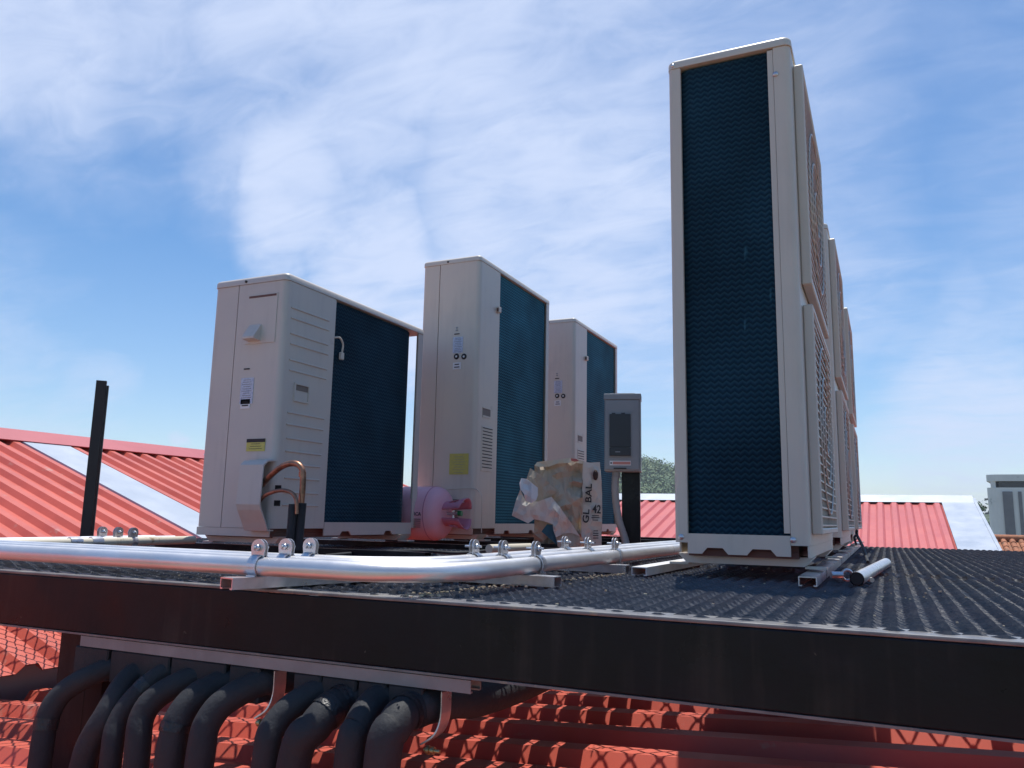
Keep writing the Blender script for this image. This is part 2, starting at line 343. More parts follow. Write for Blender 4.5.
    q = MB(); q.T = Matrix.Translation((-.02, -.003, h-.017)); q.lathe([(0, -.004), (.005, -.0035), (.006, 0)], 10, axis='y'); q.build('screw', M_INK, t)
    return t

def sticker(t, face, c, w, h, m, lines=None, name='sticker', w_unit=0, head=None, ink=M_INK):
    """flat label on the service end ('e', plane y=0) or coil side ('s')"""
    q = MB(); x, z = c
    q.box(x-w/2, x+w/2, -.0022, -.0006, z-h/2, z+h/2)
    if head: q.box(x-w/2, x+w/2, -.0030, -.0021, z+h/2-head, z+h/2, 1)
    for (lx, lz, lw, lh) in (lines or []): q.box(x+lx-lw/2, x+lx+lw/2, -.0030, -.0021, z+lz-lh/2, z+lz+lh/2, 1)
    return q.build(name, [m, ink], t)

ZB = .057
# --- tall units
WB, LB, HB = .34, .95, 1.43
BX, BY = -1.84-WB/2, 3.53
def eB(px, py): p = ony(px, py, BY); return (p.x-BX, p.z-ZB)
def sB(px, py): p = onx(px, py, -1.84); return (p.y-BY, p.z-ZB)
YSB = sB(500, 300)[0]
ub = make_unit('outdoor_unit', 'tall cream outdoor unit with a yellow notice on its end, beside the pink gas cylinder', WB, LB, HB, YSB, M_CAB, M_COIL, [.034, .70, 1.4], True)
ub.location = (BX, BY, ZB)
def bars(n, w, dz, h=.002, z0=0): return [(0, z0-i*dz, w*(.7+.3*((i*7) % 3)/2), h) for i in range(n)]
c = eB(458, 345); sticker(ub, 'e', c, .058, .084, M_LBL, bars(9, .046, .009, .0012, .036))
c = eB(457, 366); sticker(ub, 'e', c, .046, .036, M_WHT, bars(2, .036, .014, .005, .008))
c = eB(457, 334); sticker(ub, 'e', c, .030, .005, M_INK); 
q = MB()
cx, cz = eB(457, 329)
q.add([(cx-.008, -.002, cz+.010), (cx+.008, -.002, cz+.010), (cx, -.002, cz-.002)], [(0, 1, 2)]); q.box(cx-.006, cx+.006, -.003, -.001, cz-.010, cz-.004); q.build('bin_symbol', M_GRY, ub)
for px in (456.5, 464):
    cx, cz = eB(px, 356.5); g = MB(); g.T = Matrix.Translation((cx, 0, cz))
    g.lathe([(.006, -.004), (.010, -.006), (.014, -.004), (.0155, 0)], 20, axis='y'); g.lathe([(0, -.002), (.006, -.003)], 20, mi=1, axis='y'); g.build('round_badge', [M_INK, M_WHT], ub)
c = eB(459, 464); y_ = sticker(ub, 'e', c, .108, .104, M_YEL, bars(7, .07, .013, .0016, .036), name='notice_sticker', ink=M_GRY)
# pressed outlines of the lower valve cover and its louvres
def outline(t, pts, name, m, r=.0016): MB().tube(pts, r, 6).build(name, m, t)
p = [eB(*a) for a in ((444, 493), (447, 489.5), (473, 488.5), (480, 493), (482, 500), (481.5, 533))]
q = MB(); q.tube(catmull([(a, -.001, b) for a, b in p], 4), .0022, 6)
x0, za = eB(444, 500)
for k in range(9):
    z = za-.011*k; q.box(x0-.01, x0+.085, -.004, 0, z, z+.003, 1)
q.build('valve_cover', [M_CAB, M_INK], ub)
# side: louvre vent, grip recess, connector
y0, z0 = sB(481, 467); y1, z1 = sB(492, 430)
q = MB(); q.box(WB/2-.002, WB/2+.003, y0-.004, y1+.008, z0-.02, z1+.01, 0, .002, 1)
for k in range(13):
    z = z0+(z1-z0)*k/12; q.box(WB/2+.0025, WB/2+.005, y0+.004, y1-.002, z-.002, z+.0025, 1)
q.build('louvre_vent', [M_CAB, M_INK], ub)
y0, z0 = sB(482.5, 415); y1, z1 = sB(490, 410)
q = MB(); q.box(WB/2-.001, WB/2+.003, y0, y1+.004, z0-.01, z0, 0); q.box(WB/2-.001, WB/2+.0015, y0, y1+.004, z0, z1, 1); q.box(WB/2, WB/2+.005, y0-.003, y1+.006, z1, z1+.004, 0)
q.build('grip_recess', [M_CAB, M_REC], ub)
y0, z0 = sB(497.5, 310)
q = MB(); q.box(WB/2-.004, WB/2+.018, y0-.014, y0+.014, z0-.016, z0+.016, 0, .004, 2); q.box(WB/2+.004, WB/2+.014, y0-.018, y0-.012, z0-.012, z0+.006, 1); q.build('sensor_clip', [M_CAB, M_RBRN], ub)

uc = copy_tree(ub); uc.location = (BX, 4.93, ZB)
uc['label'] = 'cream outdoor unit behind the torn bag and grey switch box, furthest of the left row'
R1X = -.178-WB/2
RL = ['tall cream outdoor unit nearest on the right, its dark coil end facing us', 'second unit of the right row, showing only its fan grilles edge-on behind the nearest', 'last unit at the far end of the right row, by the red roof']
for i, ye in enumerate((2.16, 3.70, 5.0)):
    o = copy_tree(ub); o.rotation_euler.z = math.pi; o.location = (R1X, ye+LB, ZB); o['label'] = RL[i]; o['group'] = 'right row of outdoor units'
    for ch in o.children:
        if ch.name.startswith('coil'):
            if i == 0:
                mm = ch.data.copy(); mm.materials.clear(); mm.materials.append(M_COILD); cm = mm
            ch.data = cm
ub['group'] = uc['group'] = 'left row of outdoor units'

# --- short unit
WA, LA, HA = .358, 1.0, .99
AX, AY = -2.01-WA/2, 2.283
def eA(px, py, dy=0): p = ony(px, py, AY+dy); return (p.x-AX, p.z-ZB)
def sA(px, py): p = onx(px, py, -2.01); return (p.y-AY, p.z-ZB)
YSA = sA(335, 330)[0]
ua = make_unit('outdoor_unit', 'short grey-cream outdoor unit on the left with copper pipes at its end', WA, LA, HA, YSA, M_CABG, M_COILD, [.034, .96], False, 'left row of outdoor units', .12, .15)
ua.location = (AX, AY, ZB)
# ribs pressed into the side panel
for k, (pa, pb) in enumerate((((291, 307), (329, 321)), ((291, 317), (329, 331)), ((290, 333), (328, 345)), ((290, 343), (328, 355)), ((289, 360), (327, 369)), ((289, 370), (326, 379)), ((287, 412), (324, 419)), ((286, 424), (323, 430)), ((286, 438), (322, 443)), ((285, 451), (321, 455)), ((284, 464), (320, 467)), ((284, 478), (319, 480)), ((283, 492), (318, 494)), ((282, 505), (318, 506)))):
    y0, z0 = sA(*pa); y1, z1 = sA(*pb); z = (z0+z1)/2
    q = MB(); q.box(WA/2-.001, WA/2+.004, y0, y1, z-.0035, z+.0035, 0, .002, 1); q.build('pressed_rib', M_CABG, ua)
y0, z0 = sA(293, 401); y1, z1 = sA(309, 386)
q = MB(); q.box(WA/2-.001, WA/2+.006, y0, y0+.006, z0, z1); q.box(WA/2-.001, WA/2+.006, y1-.006, y1, z0, z1); q.box(WA/2-.001, WA/2+.006, y0+.006, y1-.006, z1-.006, z1); q.box(WA/2-.001, WA/2+.006, y0+.006, y1-.006, z0, z0+.006)
q.box(WA/2-.001, WA/2+.001, y0+.006, y1-.006, z0+.006, z0+(z1-z0)*.55); q.box(WA/2-.001, WA/2+.0015, y0+.006, y1-.006, z0+(z1-z0)*.62, z1-.006, 1)
q.build('grip_recess', [M_CABG, M_REC], ua)
y0, z0 = sA(336, 338); y1, z1 = sA(341, 355)
q = MB(); q.tube(catmull([(WA/2, y0-.01, z0), (WA/2+.012, y0+.01, z0+.002), (WA/2+.01, y1-.004, z0-.02), (WA/2+.004, y1, z1+.01)], 6), .004, 8)
q.box(WA/2-.004, WA/2+.01, y1-.010, y1+.010, z1-.02, z1+.010, 0, .002, 1); q.build('sensor_clip', M_CABG, ua)
# wiring hatch with hood
q = MB(); a = eA(249, 296); b_ = eA(275, 342)
q.box(a[0], b_[0], -.003, 0, b_[1], a[1], 0, .001, 1); q.box(a[0]+.006, b_[0]-.006, -.0045, -.0025, a[1]-.012, a[1]-.004, 1)
q.build('wiring_hatch', [M_CABG, M_RBRN], ua)
a = eA(249, 342); b_ = eA(262, 324)
q = MB(); x0, x1, z0, z1 = a[0], b_[0], a[1], b_[1]
q.prism([(x0, -.003, z0), (x0, -.040, z0+.004), (x0, -.040, z0+.012), (x0, -.003, z1)], (x1-x0, 0, 0)); q.build('cable_hood', M_WHT if False else M_CABG, ua)
c = eA(247, 391); sticker(ua, 'e', c, .062, .100, M_LBL, bars(11, .048, .0085, .001, .042)); c = eA(245.5, 404); sticker(ua, 'e', c, .046, .036, M_WHT, bars(2, .036, .013, .005, .007))
c = eA(247, 369); sticker(ua, 'e', c, .028, .005, M_INK)
c = eA(256, 445); sticker(ua, 'e', c, .088, .046, M_YEL, bars(3, .06, .009, .0015, .004), name='notice_sticker', head=.013)
# valve hood: curved cover open on its right side
q = MB(); zc = [eA(240, y)[1] for y in (461, 466, 510, 522, 530)]
xl, xr = eA(243, 490, -.05)[0], eA(262, 490, -.05)[0]
prof = [(0, zc[0]+.004), (-.055, zc[0]-.004), (-.074, zc[0]-.020), (-.080, zc[2]+.02), (-.072, zc[2]), (-.045, zc[3]), (-.03, zc[4]), (0, zc[4])]
pi = [(y*.93, z+(-.004 if i < 3 else .004)) for i, (y, z) in enumerate(prof)]
n = len(prof); vs = [(xl, y, z) for y, z in prof]+[(xr+.02, y, z) for y, z in prof]+[(xr+.02, y, z) for y, z in pi]+[(xl+.004, y, z) for y, z in pi]
fs = [[i, i+1, n+i+1, n+i] for i in range(n-1)]+[[n+i, n+i+1, 2*n+i+1, 2*n+i] for i in range(n-1)]+[[2*n+i, 2*n+i+1, 3*n+i+1, 3*n+i] for i in range(n-1)]+[list(range(n))[::-1]]
q.add(vs, fs); q.build('valve_hood', M_CABG, ua)
xh = xr+.022
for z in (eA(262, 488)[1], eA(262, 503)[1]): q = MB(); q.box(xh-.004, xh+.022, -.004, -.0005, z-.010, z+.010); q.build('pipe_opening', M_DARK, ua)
# copper lines with insulation
yv = AY-.035
def pz(px, py, y): return ony(px, py, y)
ln = thing('refrigerant_line', 'thick copper pipe arching from the short unit into black insulation', 'pipe')
big = catmull([pz(262, 485, yv-.005), pz(270, 476, yv-.03), pz(283, 466, yv-.045), pz(295, 463.5, yv-.05), pz(302, 469, yv-.05), pz(303, 482, yv-.05), pz(301, 506, yv-.05)], 8)
MB().tube(big, .0105, 14).build('copper_tube', M_COP, ln)
MB().tube(catmull([pz(302, 503, yv-.05), pz(300, 525, yv-.05), pz(298, 550, yv-.05)], 4), .0155, 14).build('insulation', M_INS, ln)
MB().tube([pz(302.6, 472, yv-.05), pz(302.4, 477, yv-.05)], 0.0125, 14).build('brazed_joint', M_COP, ln)
ln = thing('refrigerant_line', 'thin copper pipe bending below the thick one into black insulation', 'pipe')
sm = catmull([pz(258, 503, yv-.005), pz(266, 495, yv-.035), pz(279, 490.5, yv-.06), pz(290, 492, yv-.075), pz(296, 499, yv-.08), pz(297, 514, yv-.08)], 8)
MB().tube(sm, .0068, 12).build('copper_tube', M_COP, ln)
MB().tube(catmull([pz(293, 504, yv-.075), pz(291.5, 525, yv-.075), pz(289, 550, yv-.075)], 4), .0145, 14).build('insulation', M_INS, ln)

# ---------------------------------------------------------------- platform
pf = thing('steel_platform', 'black steel platform with expanded-metal grating carrying all the outdoor units', 'platform', (0, 1.27, 0))
def PB(mb, name, m): o = mb.build(name, m, pf); o.location = (0, -1.27, 0); return o
DX0, DX1, DY1 = -3.45, 1.75, 6.05
BF = 1.29
q = MB(); ZT = -.010; ZBm = -.127
q.box(DX0-.06, DX1, BF, BF+.008, ZBm, ZT, 0, .0028, 2); q.box(DX0-.06, DX1, BF+.008, BF+.06, ZBm, ZBm+.009, 0)
PB(q, 'front_beam', M_BLK)
q = MB(); q.box(DX0-.06, DX1, BF+.0005, BF+.06, ZT+.0005, ZT+.007, 0, .002, 2); PB(q, 'beam_flange', M_LIP)
q = MB(); q.box(DX0-.06, DX1, BF-.0015, BF+.012, ZBm-.0045, ZBm-.0005, 0); PB(q, 'beam_bottom_edge', M_LIP)
for (x, nm) in ((DX0-.06, 'side_beam'), (DX1-.008, 'side_beam')):
    q = MB(); q.box(x, x+.06, BF+.061, DY1, ZBm, ZT, 0, .003, 1); PB(q, nm, M_BLK)
q = MB(); q.box(DX0, DX1, DY1, DY1+.06, ZBm, ZT, 0, .003, 1); PB(q, 'rear_beam', M_BLK)
x = -2.9
while x < DX1-.1:
    q = MB(); q.box(x-.02, x+.02, BF+.07, DY1-.001, -.075, -.016); PB(q, 'joist', M_BLK); x += .62
for (y, x0_) in ((1.66, DX0), (2.12, -1.0), (2.9, DX0), (4.2, DX0)):  # beams added to throw shade bands onto the roof below
    q = MB(); q.box(x0_, DX1-.01, y, y+.10, -.124, -.0755, 0, .003, 1); PB(q, 'shade_cross_beam', M_BLK)
for (x, y) in ((-1.715, BF+.07), (1.4, BF+.1), (-3.3, 5.9), (1.4, 5.9)):
    q = MB(); zb = -.57 if y < 2 else -1.6; w_ = .052
    q.box(x-w_, x+w_, y-.04, y+.04, zb-.6, ZBm-.001, 0, .004, 1); PB(q, 'leg', M_BLK)
# bolt plate beside the leg
q = MB(); q.box(-1.652, -1.60, BF+.02, BF+.028, -.40, -.145)
PB(q, 'leg_plate', M_BLK)

S_ = .0345; PER = .17
def grating(x0, x1, y0, y1, zoff, tx, ty):
    """strands run along x in a zigzag and meet their neighbours at knots; knots line up in columns along y"""
    g = MB(); SW = .0205; nr = int((y1-y0)/SW); nk = int((x1-x0)/S_); vs = []; fs = []
    for r_ in range(nr):
        yc = y0+(r_+.5)*SW; st = []; jz = .0004*random.gauss(0, 1); jy = .0003*random.gauss(0, 1); n0 = len(vs)
        for k in range(nk+1):
            sg = 1 if (k+r_) % 2 else -1; x = x0+k*S_
            n_ = noise.noise(V((x*1.4, yc*1.1, 3)))*.0030+noise.noise(V((x*9, yc*6, 5)))*.0012
            kz = .0036+.0010*noise.noise(V((x*20, yc*20, 9)))
            jx = .0016*noise.noise(V((x*5, yc*9, 7)))
            for dx in (-.0046, .0046): st.append((x+dx+jx, yc+sg*SW*.47+jy, kz, n_, 1))
            st.append((x+S_*.5+jx, yc+jy, -.0012, n_, 0))
        for (x, y, kz, n_, kn) in st:
            z = zoff+tx*(x-x0)+ty*(y-y0)+kz+n_+jz-.003; h = .0105 if kn else .0085; ln_ = .0024 if kn else .0036
            vs += [(x, y-ln_-.0012, z-h), (x, y-ln_+.0014, z-h-.0006), (x, y+ln_+.0014, z-.0007), (x, y+ln_-.0012, z)]
        m_ = len(st)
        for i in range(m_-1):
            for c_ in range(4): fs.append([n0+i*4+c_, n0+i*4+(c_+1) % 4, n0+(i+1)*4+(c_+1) % 4, n0+(i+1)*4+c_])
    g.add(vs, fs)
    return g
ypan = [(BF+.022, 2.70, 0, 0), (2.725, 4.075, .006, -.002), (4.10, DY1, 0, 0)]
for (a, b_, zo, ty) in ypan:
    PB(grating(DX0, -.70, a, b_, zo-.002, .0006, ty), 'grating_panel', M_GRT)
    PB(grating(-.69, DX1, a, b_, zo, 0, ty), 'grating_panel', M_GRT)

# debris along the seam
q = MB()
for i in range(420):
    t_ = random.random(); p = V((-.80, 1.30, 0)).lerp(V((-.66, 2.15, 0)), t_)+V((random.gauss(0, .012), random.gauss(0, .02), .001))
    if i > 230: p = V((random.uniform(-1.5, 1.2), random.uniform(1.3, 3), .001))
    s = random.uniform(.0012, .0035)
    q.T = Matrix.Translation(p) @ Matrix.Rotation(random.random()*6, 4, 'Z')
    q.prism([(-s, -s*.6, 0), (s, -s*.7, 0), (s*.8, s*.8, 0), (-s*.7, s*.6, 0)], (0, 0, s*.9))
q.T = Matrix.Identity(4); tag(q.build('debris', M_DBR), 'ochre crumbs of dry debris scattered along the grating seam', 'debris', kind='stuff')

# ---------------------------------------------------------------- struts and conduits
def strut_mb(length, open_down=True):
    """C channel along local +x, 41 x 21 mm, origin at the near end on the bottom"""
    q = MB(); w, h, t = .0205, .022, .0025
    prof = [(-w, 0), (-w, h), (w, h), (w, 0), (w-.008, 0), (w-.008, .003), (w-t, .003), (w-t, h-t), (-w+t, h-t), (-w+t, .003), (-w+.008, .003), (-w+.008, 0)]
    q.prism([(0, y, z) for y, z in prof], (length, 0, 0)); return q
def strut(label, x, y, length, ang, z=.001, m=M_GAL, group='strut channels on the grating', flip=False):
    o = strut_mb(length).build('strut_channel', m, None, (x, y, z), math.radians(ang)); tag(o, label, 'strut channel', group); return o
strut('strut channel under the near left clamps, its end overhanging the black beam', -1.155, 1.20, .50, 76)
strut('strut channel under the middle clamps, its square end pointing right', -.655, 1.66, .55, 178)
strut('dusty strut channel left of the nearest right-hand unit, running under its foot', -.60, 2.10, 4.2, 89.5, m=mat('dusty_galvanised', (.6, .59, .57), .5, metal=.5, col2=(.74, .72, .7), cscale=14), z=.003)
strut('strut channel under the right-hand units, its open end facing us', -.175, 2.02, 4.1, 90.2, z=.003)
strut('black strut channel under the near end of the short unit', -2.66, 2.38, 1.25, 0, z=.004, m=M_BLK)
strut('black strut channel under the far end of the short unit and the pink cylinder', -2.66, 3.17, 1.45, 0, z=.004, m=M_BLK)
strut('black strut channel under the near end of the second left unit', -2.4, 3.63, 1.0, 0, z=.004, m=M_BLK)
strut('black strut channel under the far end of the second left unit', -2.4, 4.38, 1.0, 0, z=.004, m=M_BLK)
strut('black strut channel under the near end of the furthest left unit', -2.4, 5.03, 1.3, 0, z=.004, m=M_BLK)
strut('black strut channel under the far end of the furthest left unit', -2.4, 5.78, 1.3, 0, z=.004, m=M_BLK)

def clamp(parent_label, p, rot, grp, rr=.0205):
    """pipe clamp gripping a pipe whose axis is local x; ears and bolt on top"""
    t = thing('pipe_clamp', parent_label, 'pipe clamp', p, rot, grp)
    q = MB(); w = .011
    ringp = [(0, rr*math.cos(a)*1.03, rr*math.sin(a)*1.03) for a in [math.radians(-60+300*i/20) for i in range(21)]]
    for i in range(20):
        a_, b_ = V(ringp[i]), V(ringp[i+1]); o1, o2 = a_*1.10, b_*1.10
        q.prism([(-w, a_.y, a_.z), (-w, b_.y, b_.z), (-w, o2.y, o2.z), (-w, o1.y, o1.z)], (2*w, 0, 0))
    q.box(-w, w, -rr*1.05, -rr*.3, -rr-.004, -rr*.8)
    q.build('strap', M_GAL, t)
    for s in (-1, 1):
        e = MB(); hh = .026; pts = [(-.015, .0, rr-.004), (.015, 0, rr-.004)]+[(.0175*math.cos(a), 0, rr+hh-.010+.0165*math.sin(a)) for a in [math.pi*i/10 for i in range(11)]]
        e.T = Matrix.Translation((0, s*.0042-.001, 0)); e.prism(pts, (0, .002, 0)); e.build('ear', M_GAL, t)
    e = MB(); e.T = Matrix.Translation((0, 0, rr+.0155)); e.tube([(0, -.019, 0), (0, .024, 0)], .0028, 10); e.lathe([(0, -.012), (.0065, -.012), (.0065, -.006)], 6, axis='y'); e.build('bolt', M_GAL, t)
    return t

RP = .0182; ZP = .024+RP
pipes = []
for i, (lab, y, xb, r) in enumerate((('front galvanised conduit, nearest of the three sweeping along the platform edge', 1.265, -.735, .20), ('middle galvanised conduit of the three sweeping along the platform edge', 1.345, -.812, .20), ('rear galvanised conduit of the three sweeping along the platform edge', 1.425, -.889, .20))):
    path = [(-3.4, y+.0, ZP), (-2.6, y, ZP), (-1.8, y, ZP), (-1.3, y-.004, ZP), (xb-r, y, ZP)]+[(xb-r+r*math.sin(a), y+r-r*math.cos(a), ZP) for a in [math.pi/2*k/14 for k in range(1, 15)]]
    path += [(xb+.0, y+r+.3, ZP), (xb+.012, y+r+.9, ZP), (xb+.02, 3.6, ZP), (xb+.02, 5.4, ZP)]
    o = MB().tube(path, RP, 24).build('conduit', M_CON); tag(o, lab, 'conduit', 'galvanised conduits along the platform edge')
CG = 'clamps holding the conduits'
for i, (px, y, lab) in enumerate(((259, 1.265, 'first clamp on the front conduit by the overhanging strut end'), (286, 1.345, 'clamp on the middle conduit between the two other near left clamps'), (310, 1.425, 'clamp on the rear conduit, rightmost of the near left trio'))):
    clamp(lab, (ony(px, 560, y).x, y, ZP), 0, CG)
for i, (px, x, lab) in enumerate(((536, -.735, 'clamp on the front conduit right above the square strut end'), (503, -.812, 'clamp on the middle conduit in the central trio'), (474, -.889, 'clamp on the rear conduit, leftmost of the central trio'))):
    clamp(lab, (x, onx(px, 558, x).y, ZP), math.pi/2, CG)
for i, (px, x, lab) in enumerate(((615, -.727, 'clamp on the front conduit below the grey flexible conduit'), (588, -.804, 'clamp on the middle conduit below the white paper of the bag'), (565, -.881, 'clamp on the rear conduit below the brown paper of the bag'))):
    clamp(lab, (x, onx(px, 552, x).y, ZP), math.pi/2, CG)
strut('strut channel under the far clamps, beneath the three conduits', -1.0, 2.20, .34, 0, z=.0015)
# rear conduits at left
for i, x in enumerate((-2.36, -2.43, -2.50)):
    o = MB().tube([(x-.03, 1.31, .040), (x-.01, 1.8, .040), (x, 2.24-.03*i, .042), (x, 2.27-.03*i, .042)], .0145, 18).build('conduit', M_CRM if i == 0 else M_CON)
    tag(o, ['cream-stained thin conduit ending at the foot of the short unit', 'middle thin conduit of three running left of the short unit', 'outer thin conduit of three running left of the short unit'][i], 'conduit', 'thin conduits left of the short unit')
    yc_ = onx((135, 120, 104)[i], 531, x).y
    clamp(['near clamp on the cream-stained thin conduit', 'clamp on the middle thin conduit left of the short unit', 'clamp on the outer thin conduit left of the short unit'][i], (x-.008, yc_, .040), math.pi/2, CG, .0155)
for k, (px, lab) in enumerate(((75, 'metal coupling on the cream-stained conduit, nearer the frame edge'), (96, 'metal coupling on the cream-stained conduit, beside the clamps'))):
    p = (-2.372, onx(px, 540, -2.37).y, .040); o = MB().tube([(p[0], p[1]-.02, p[2]), (p[0]+.001, p[1]+.02, p[2])], .0185, 14).build('coupling', M_GAL); tag(o, lab, 'coupling')
strut('strut channel beneath the thin conduits left of the short unit', -2.62, 1.88, .42, 0, z=.001, m=M_BLK)
# odd pieces at right of the nearest unit
p0 = onz(857, 579, .018); p1 = onz(886, 563, .018)
o = MB(); 
o.tube([p0, p1], .0165, 20, caps=False); d = (p1-p0).normalized(); o.tube([p0+d*.001, p1-d*.001], .0145, 20, mi=1); tag(o.build('pipe_offcut', [M_GAL, M_DARK]), 'short galvanised pipe offcut lying open on the grating by the right row', 'pipe offcut')
p0 = onz(855, 573, .012); p1 = onz(872, 580, .008)
tag(MB().tube([p0, p1], .006, 12).build('wooden_stick', M_CRM), 'pale short stick lying in front of the pipe offcut', 'stick')
q = MB(); c0 = onz(842, 575, .014); q.T = Matrix.Translation(c0) @ Matrix.Rotation(.5, 4, 'Z')
q.tube([(-.03, 0, 0), (.0, 0, 0)], .009, 12); q.tube([(.014*math.cos(a)+.014, 0, .014*math.sin(a)) for a in [2*math.pi*i/16 for i in range(16)]], .004, 8, closed=True)
tag(q.build('pipe_hanger', M_GAL), 'loose ring-ended pipe hanger beside the open strut channel', 'hanger')
p0 = onx(857, 535, -.125); p1 = onz(868, 562, .01)
q = MB(); q.tube(catmull([p0+V((0, 0, .02)), p0, (p0+p1)/2+V((.004, 0, 0)), p1], 6), .006, 8); q.tube(catmull([p0, p0+V((-.01, -.03, -.01)), p0+V((-.004, -.05, -.04))], 6), .005, 8)
tag(q.build('cable', M_INS), 'black cable hanging from the right row down to the strut', 'cable')
# cable and cream pipe under the bag
p = [onz(*a, .012) for a in ((325, 556), (360, 553), (420, 551), (460, 553), (500, 549))]
tag(MB().tube(catmull(p, 6), .006, 10).build('cable', M_INS), 'black cable lying on the grating in front of the short unit', 'cable')
p0 = onz(489, 549, .03); p1 = onz(530, 547.5, .03)
tag(MB().tube([p0, p1], .017, 16).build('plastic_pipe', M_CRM), 'cream plastic pipe poking out left of the torn bag', 'pipe')

# pole
q = MB(); b0 = onz(86, 547, 0); zt = onx(100, 380, b0.x).z
q.prism([(-.026, 0, 0), (.012, 0, 0), (.012, .03, 0), (.007, .03, 0), (.007, .005, 0), (-.021, .005, 0), (-.021, .03, 0), (-.026, .03, 0)], (0, 0, zt))
q.prism([(.0135, .006, 0), (.021, .006, 0), (.021, .03, 0), (.0135, .03, 0)], (0, 0, zt-.018))
o = q.build('steel_post', mat('black_primer', (.014, .010, .010), .5, col2=(.022, .015, .014), cscale=6), None, (b0.x, b0.y, 0), math.radians(48)); tag(o, 'bare black steel post standing alone at the left edge', 'post')

# ---------------------------------------------------------------- insulated pipes below the beam
PP = [((38, 775), (55, 702), (107, 663), 27), ((81, 775), (107, 714), (137, 668), 30), ((109, 775), (121, 716), (165, 667), 25), ((135, 775), (146, 709), (193, 672), 29), ((168, 775), (183, 712), (222, 678), 33), ((198, 775), (213, 714), (258, 678), 31),
      ((264, 775), (277, 722), (318, 686), 29), ((292, 775), (316, 725), (347, 694), 36), ((348, 775), (359, 725), (382, 692), 31), ((381, 775), (395, 725), (418, 702), 37)]
PL = ['leftmost insulated pipe, beside the black leg', 'second insulated pipe from the left', 'third and thinnest insulated pipe from the left', 'fourth insulated pipe from the left', 'fifth insulated pipe from the left', 'sixth insulated pipe, left of the first strap', 'seventh insulated pipe, right of the first strap', 'eighth insulated pipe with taped wrinkled elbow', 'ninth insulated pipe, between two wider ones', 'last insulated pipe at right, by the second strap']
for i, (a, b_, c_, wpx) in enumerate(PP):
    A = ony(*a, 1.222); B = ony(*b_, 1.242); C_ = ony(c_[0]-3, c_[1]+7, 1.30)
    w = wpx/F*1.48/2*.93
    Am = V((A.x-.0, A.y, A.z)); lo = V((A.x-.012, A.y, -.75)); back = C_+(C_-B).normalized()*.10+V((0, .12, .0)); back.z = min(back.z, -.17)
    path = catmull([lo, Am, B, C_, C_+V((.03, .06, .004)), V((C_.x+.06, 1.60, C_.z-.01)), V((C_.x+.06, 2.6, C_.z-.01))], 10)
    q = MB(); m_ = len(path)
    q.tube(path, [w*(1+.04*noise.noise(V((i*3, k*.3, 0)))) for k in range(m_)], 18)
    o = tag(q.build('insulated_pipe', M_INS), PL[i]+', curving down from under the beam', 'pipe', 'black insulated pipes under the beam')
    for k0_ in ((24, 29) if i == 7 else (26,) if i in (2, 9) else (16,) if i in (0, 4) else ()):
        q = MB(); seg_ = path[k0_-1:k0_+(3 if i == 7 else 2)]; q.tube(seg_, [w*1.05, w*1.075, w*1.06, w*1.07][:len(seg_)], 18, caps=False); q.build('tape_wrap', M_TAPE, o)
# hanger strut and plates
q = strut_mb(.99); o = q.build('hanger_strut', mat('dull_strut', (.30, .29, .29), .6, metal=.3, col2=(.24, .23, .23), cscale=9), None, (-1.66, 1.312, -.1555)); tag(o, 'grey strut channel bolted under the black beam above the insulated pipes', 'strut channel')
for j, (x0, x1) in enumerate(((82, 115), (118, 176), (178, 232), (236, 266), (300, 327), (328, 362), (364, 392), (394, 428))):
    a = ony(x0, 660+.128*(x0-82), 1.27); c_ = ony(x1, 660+.128*(x1-82), 1.27)
    q = MB(); q.box(a.x*1.035, c_.x*1.035, 1.293, 1.335, -.225, -.1565, 0, .003, 1)
    tag(q.build('pipe_support', M_INS), ['black rubber pipe support block under the strut, first from the leg', 'widest black pipe support block under the strut', 'third black pipe support block from the leg', 'narrow black pipe support block left of the first strap', 'black pipe support block just right of the first strap', 'black pipe support block above the wrinkled pipe', 'black pipe support block above the ninth pipe', 'black pipe support block left of the second strap'][j], 'pipe support', 'support blocks under the beam')
for j, px in enumerate((274, 441)):
    p = ony(px, 672 if j == 0 else 694, 1.29); q = MB()
    pth = catmull([(p.x, 1.29, -.157), (p.x-.001, 1.29, -.20), (p.x-.010, 1.285, -.228), (p.x-.034, 1.28, -.246)], 5)
    for a, b_ in zip(pth[:-1], pth[1:]):
        q.prism([a+V((0, -.0, 0)), b_, b_+V((.002, 0, -.002)), a+V((.002, 0, -.002))], (0, .035, 0))
    t = thing('strap_hanger', ['galvanised strap hanging from the strut between the sixth and seventh insulated pipes', 'galvanised strap at the right end of the strut with a brass bolt'][j], 'strap', group='straps under the beam')
    q.build('strap', M_GAL, t)
    if True:
        e = MB(); c_ = V((p.x-.016, 1.275, -.252)); e.tube([c_+V((-.006, 0, 0)), c_+V((.026, .0, 0))], .0035, 10); e.tube([c_, c_+V((.006, 0, 0))], .008, 6); e.tube([c_+V((.009, 0, 0)), c_+V((.015, 0, 0))], .007, 6); e.build('bolt', mat('brass_plated', (.5, .42, .22), .35, metal=.9), t)

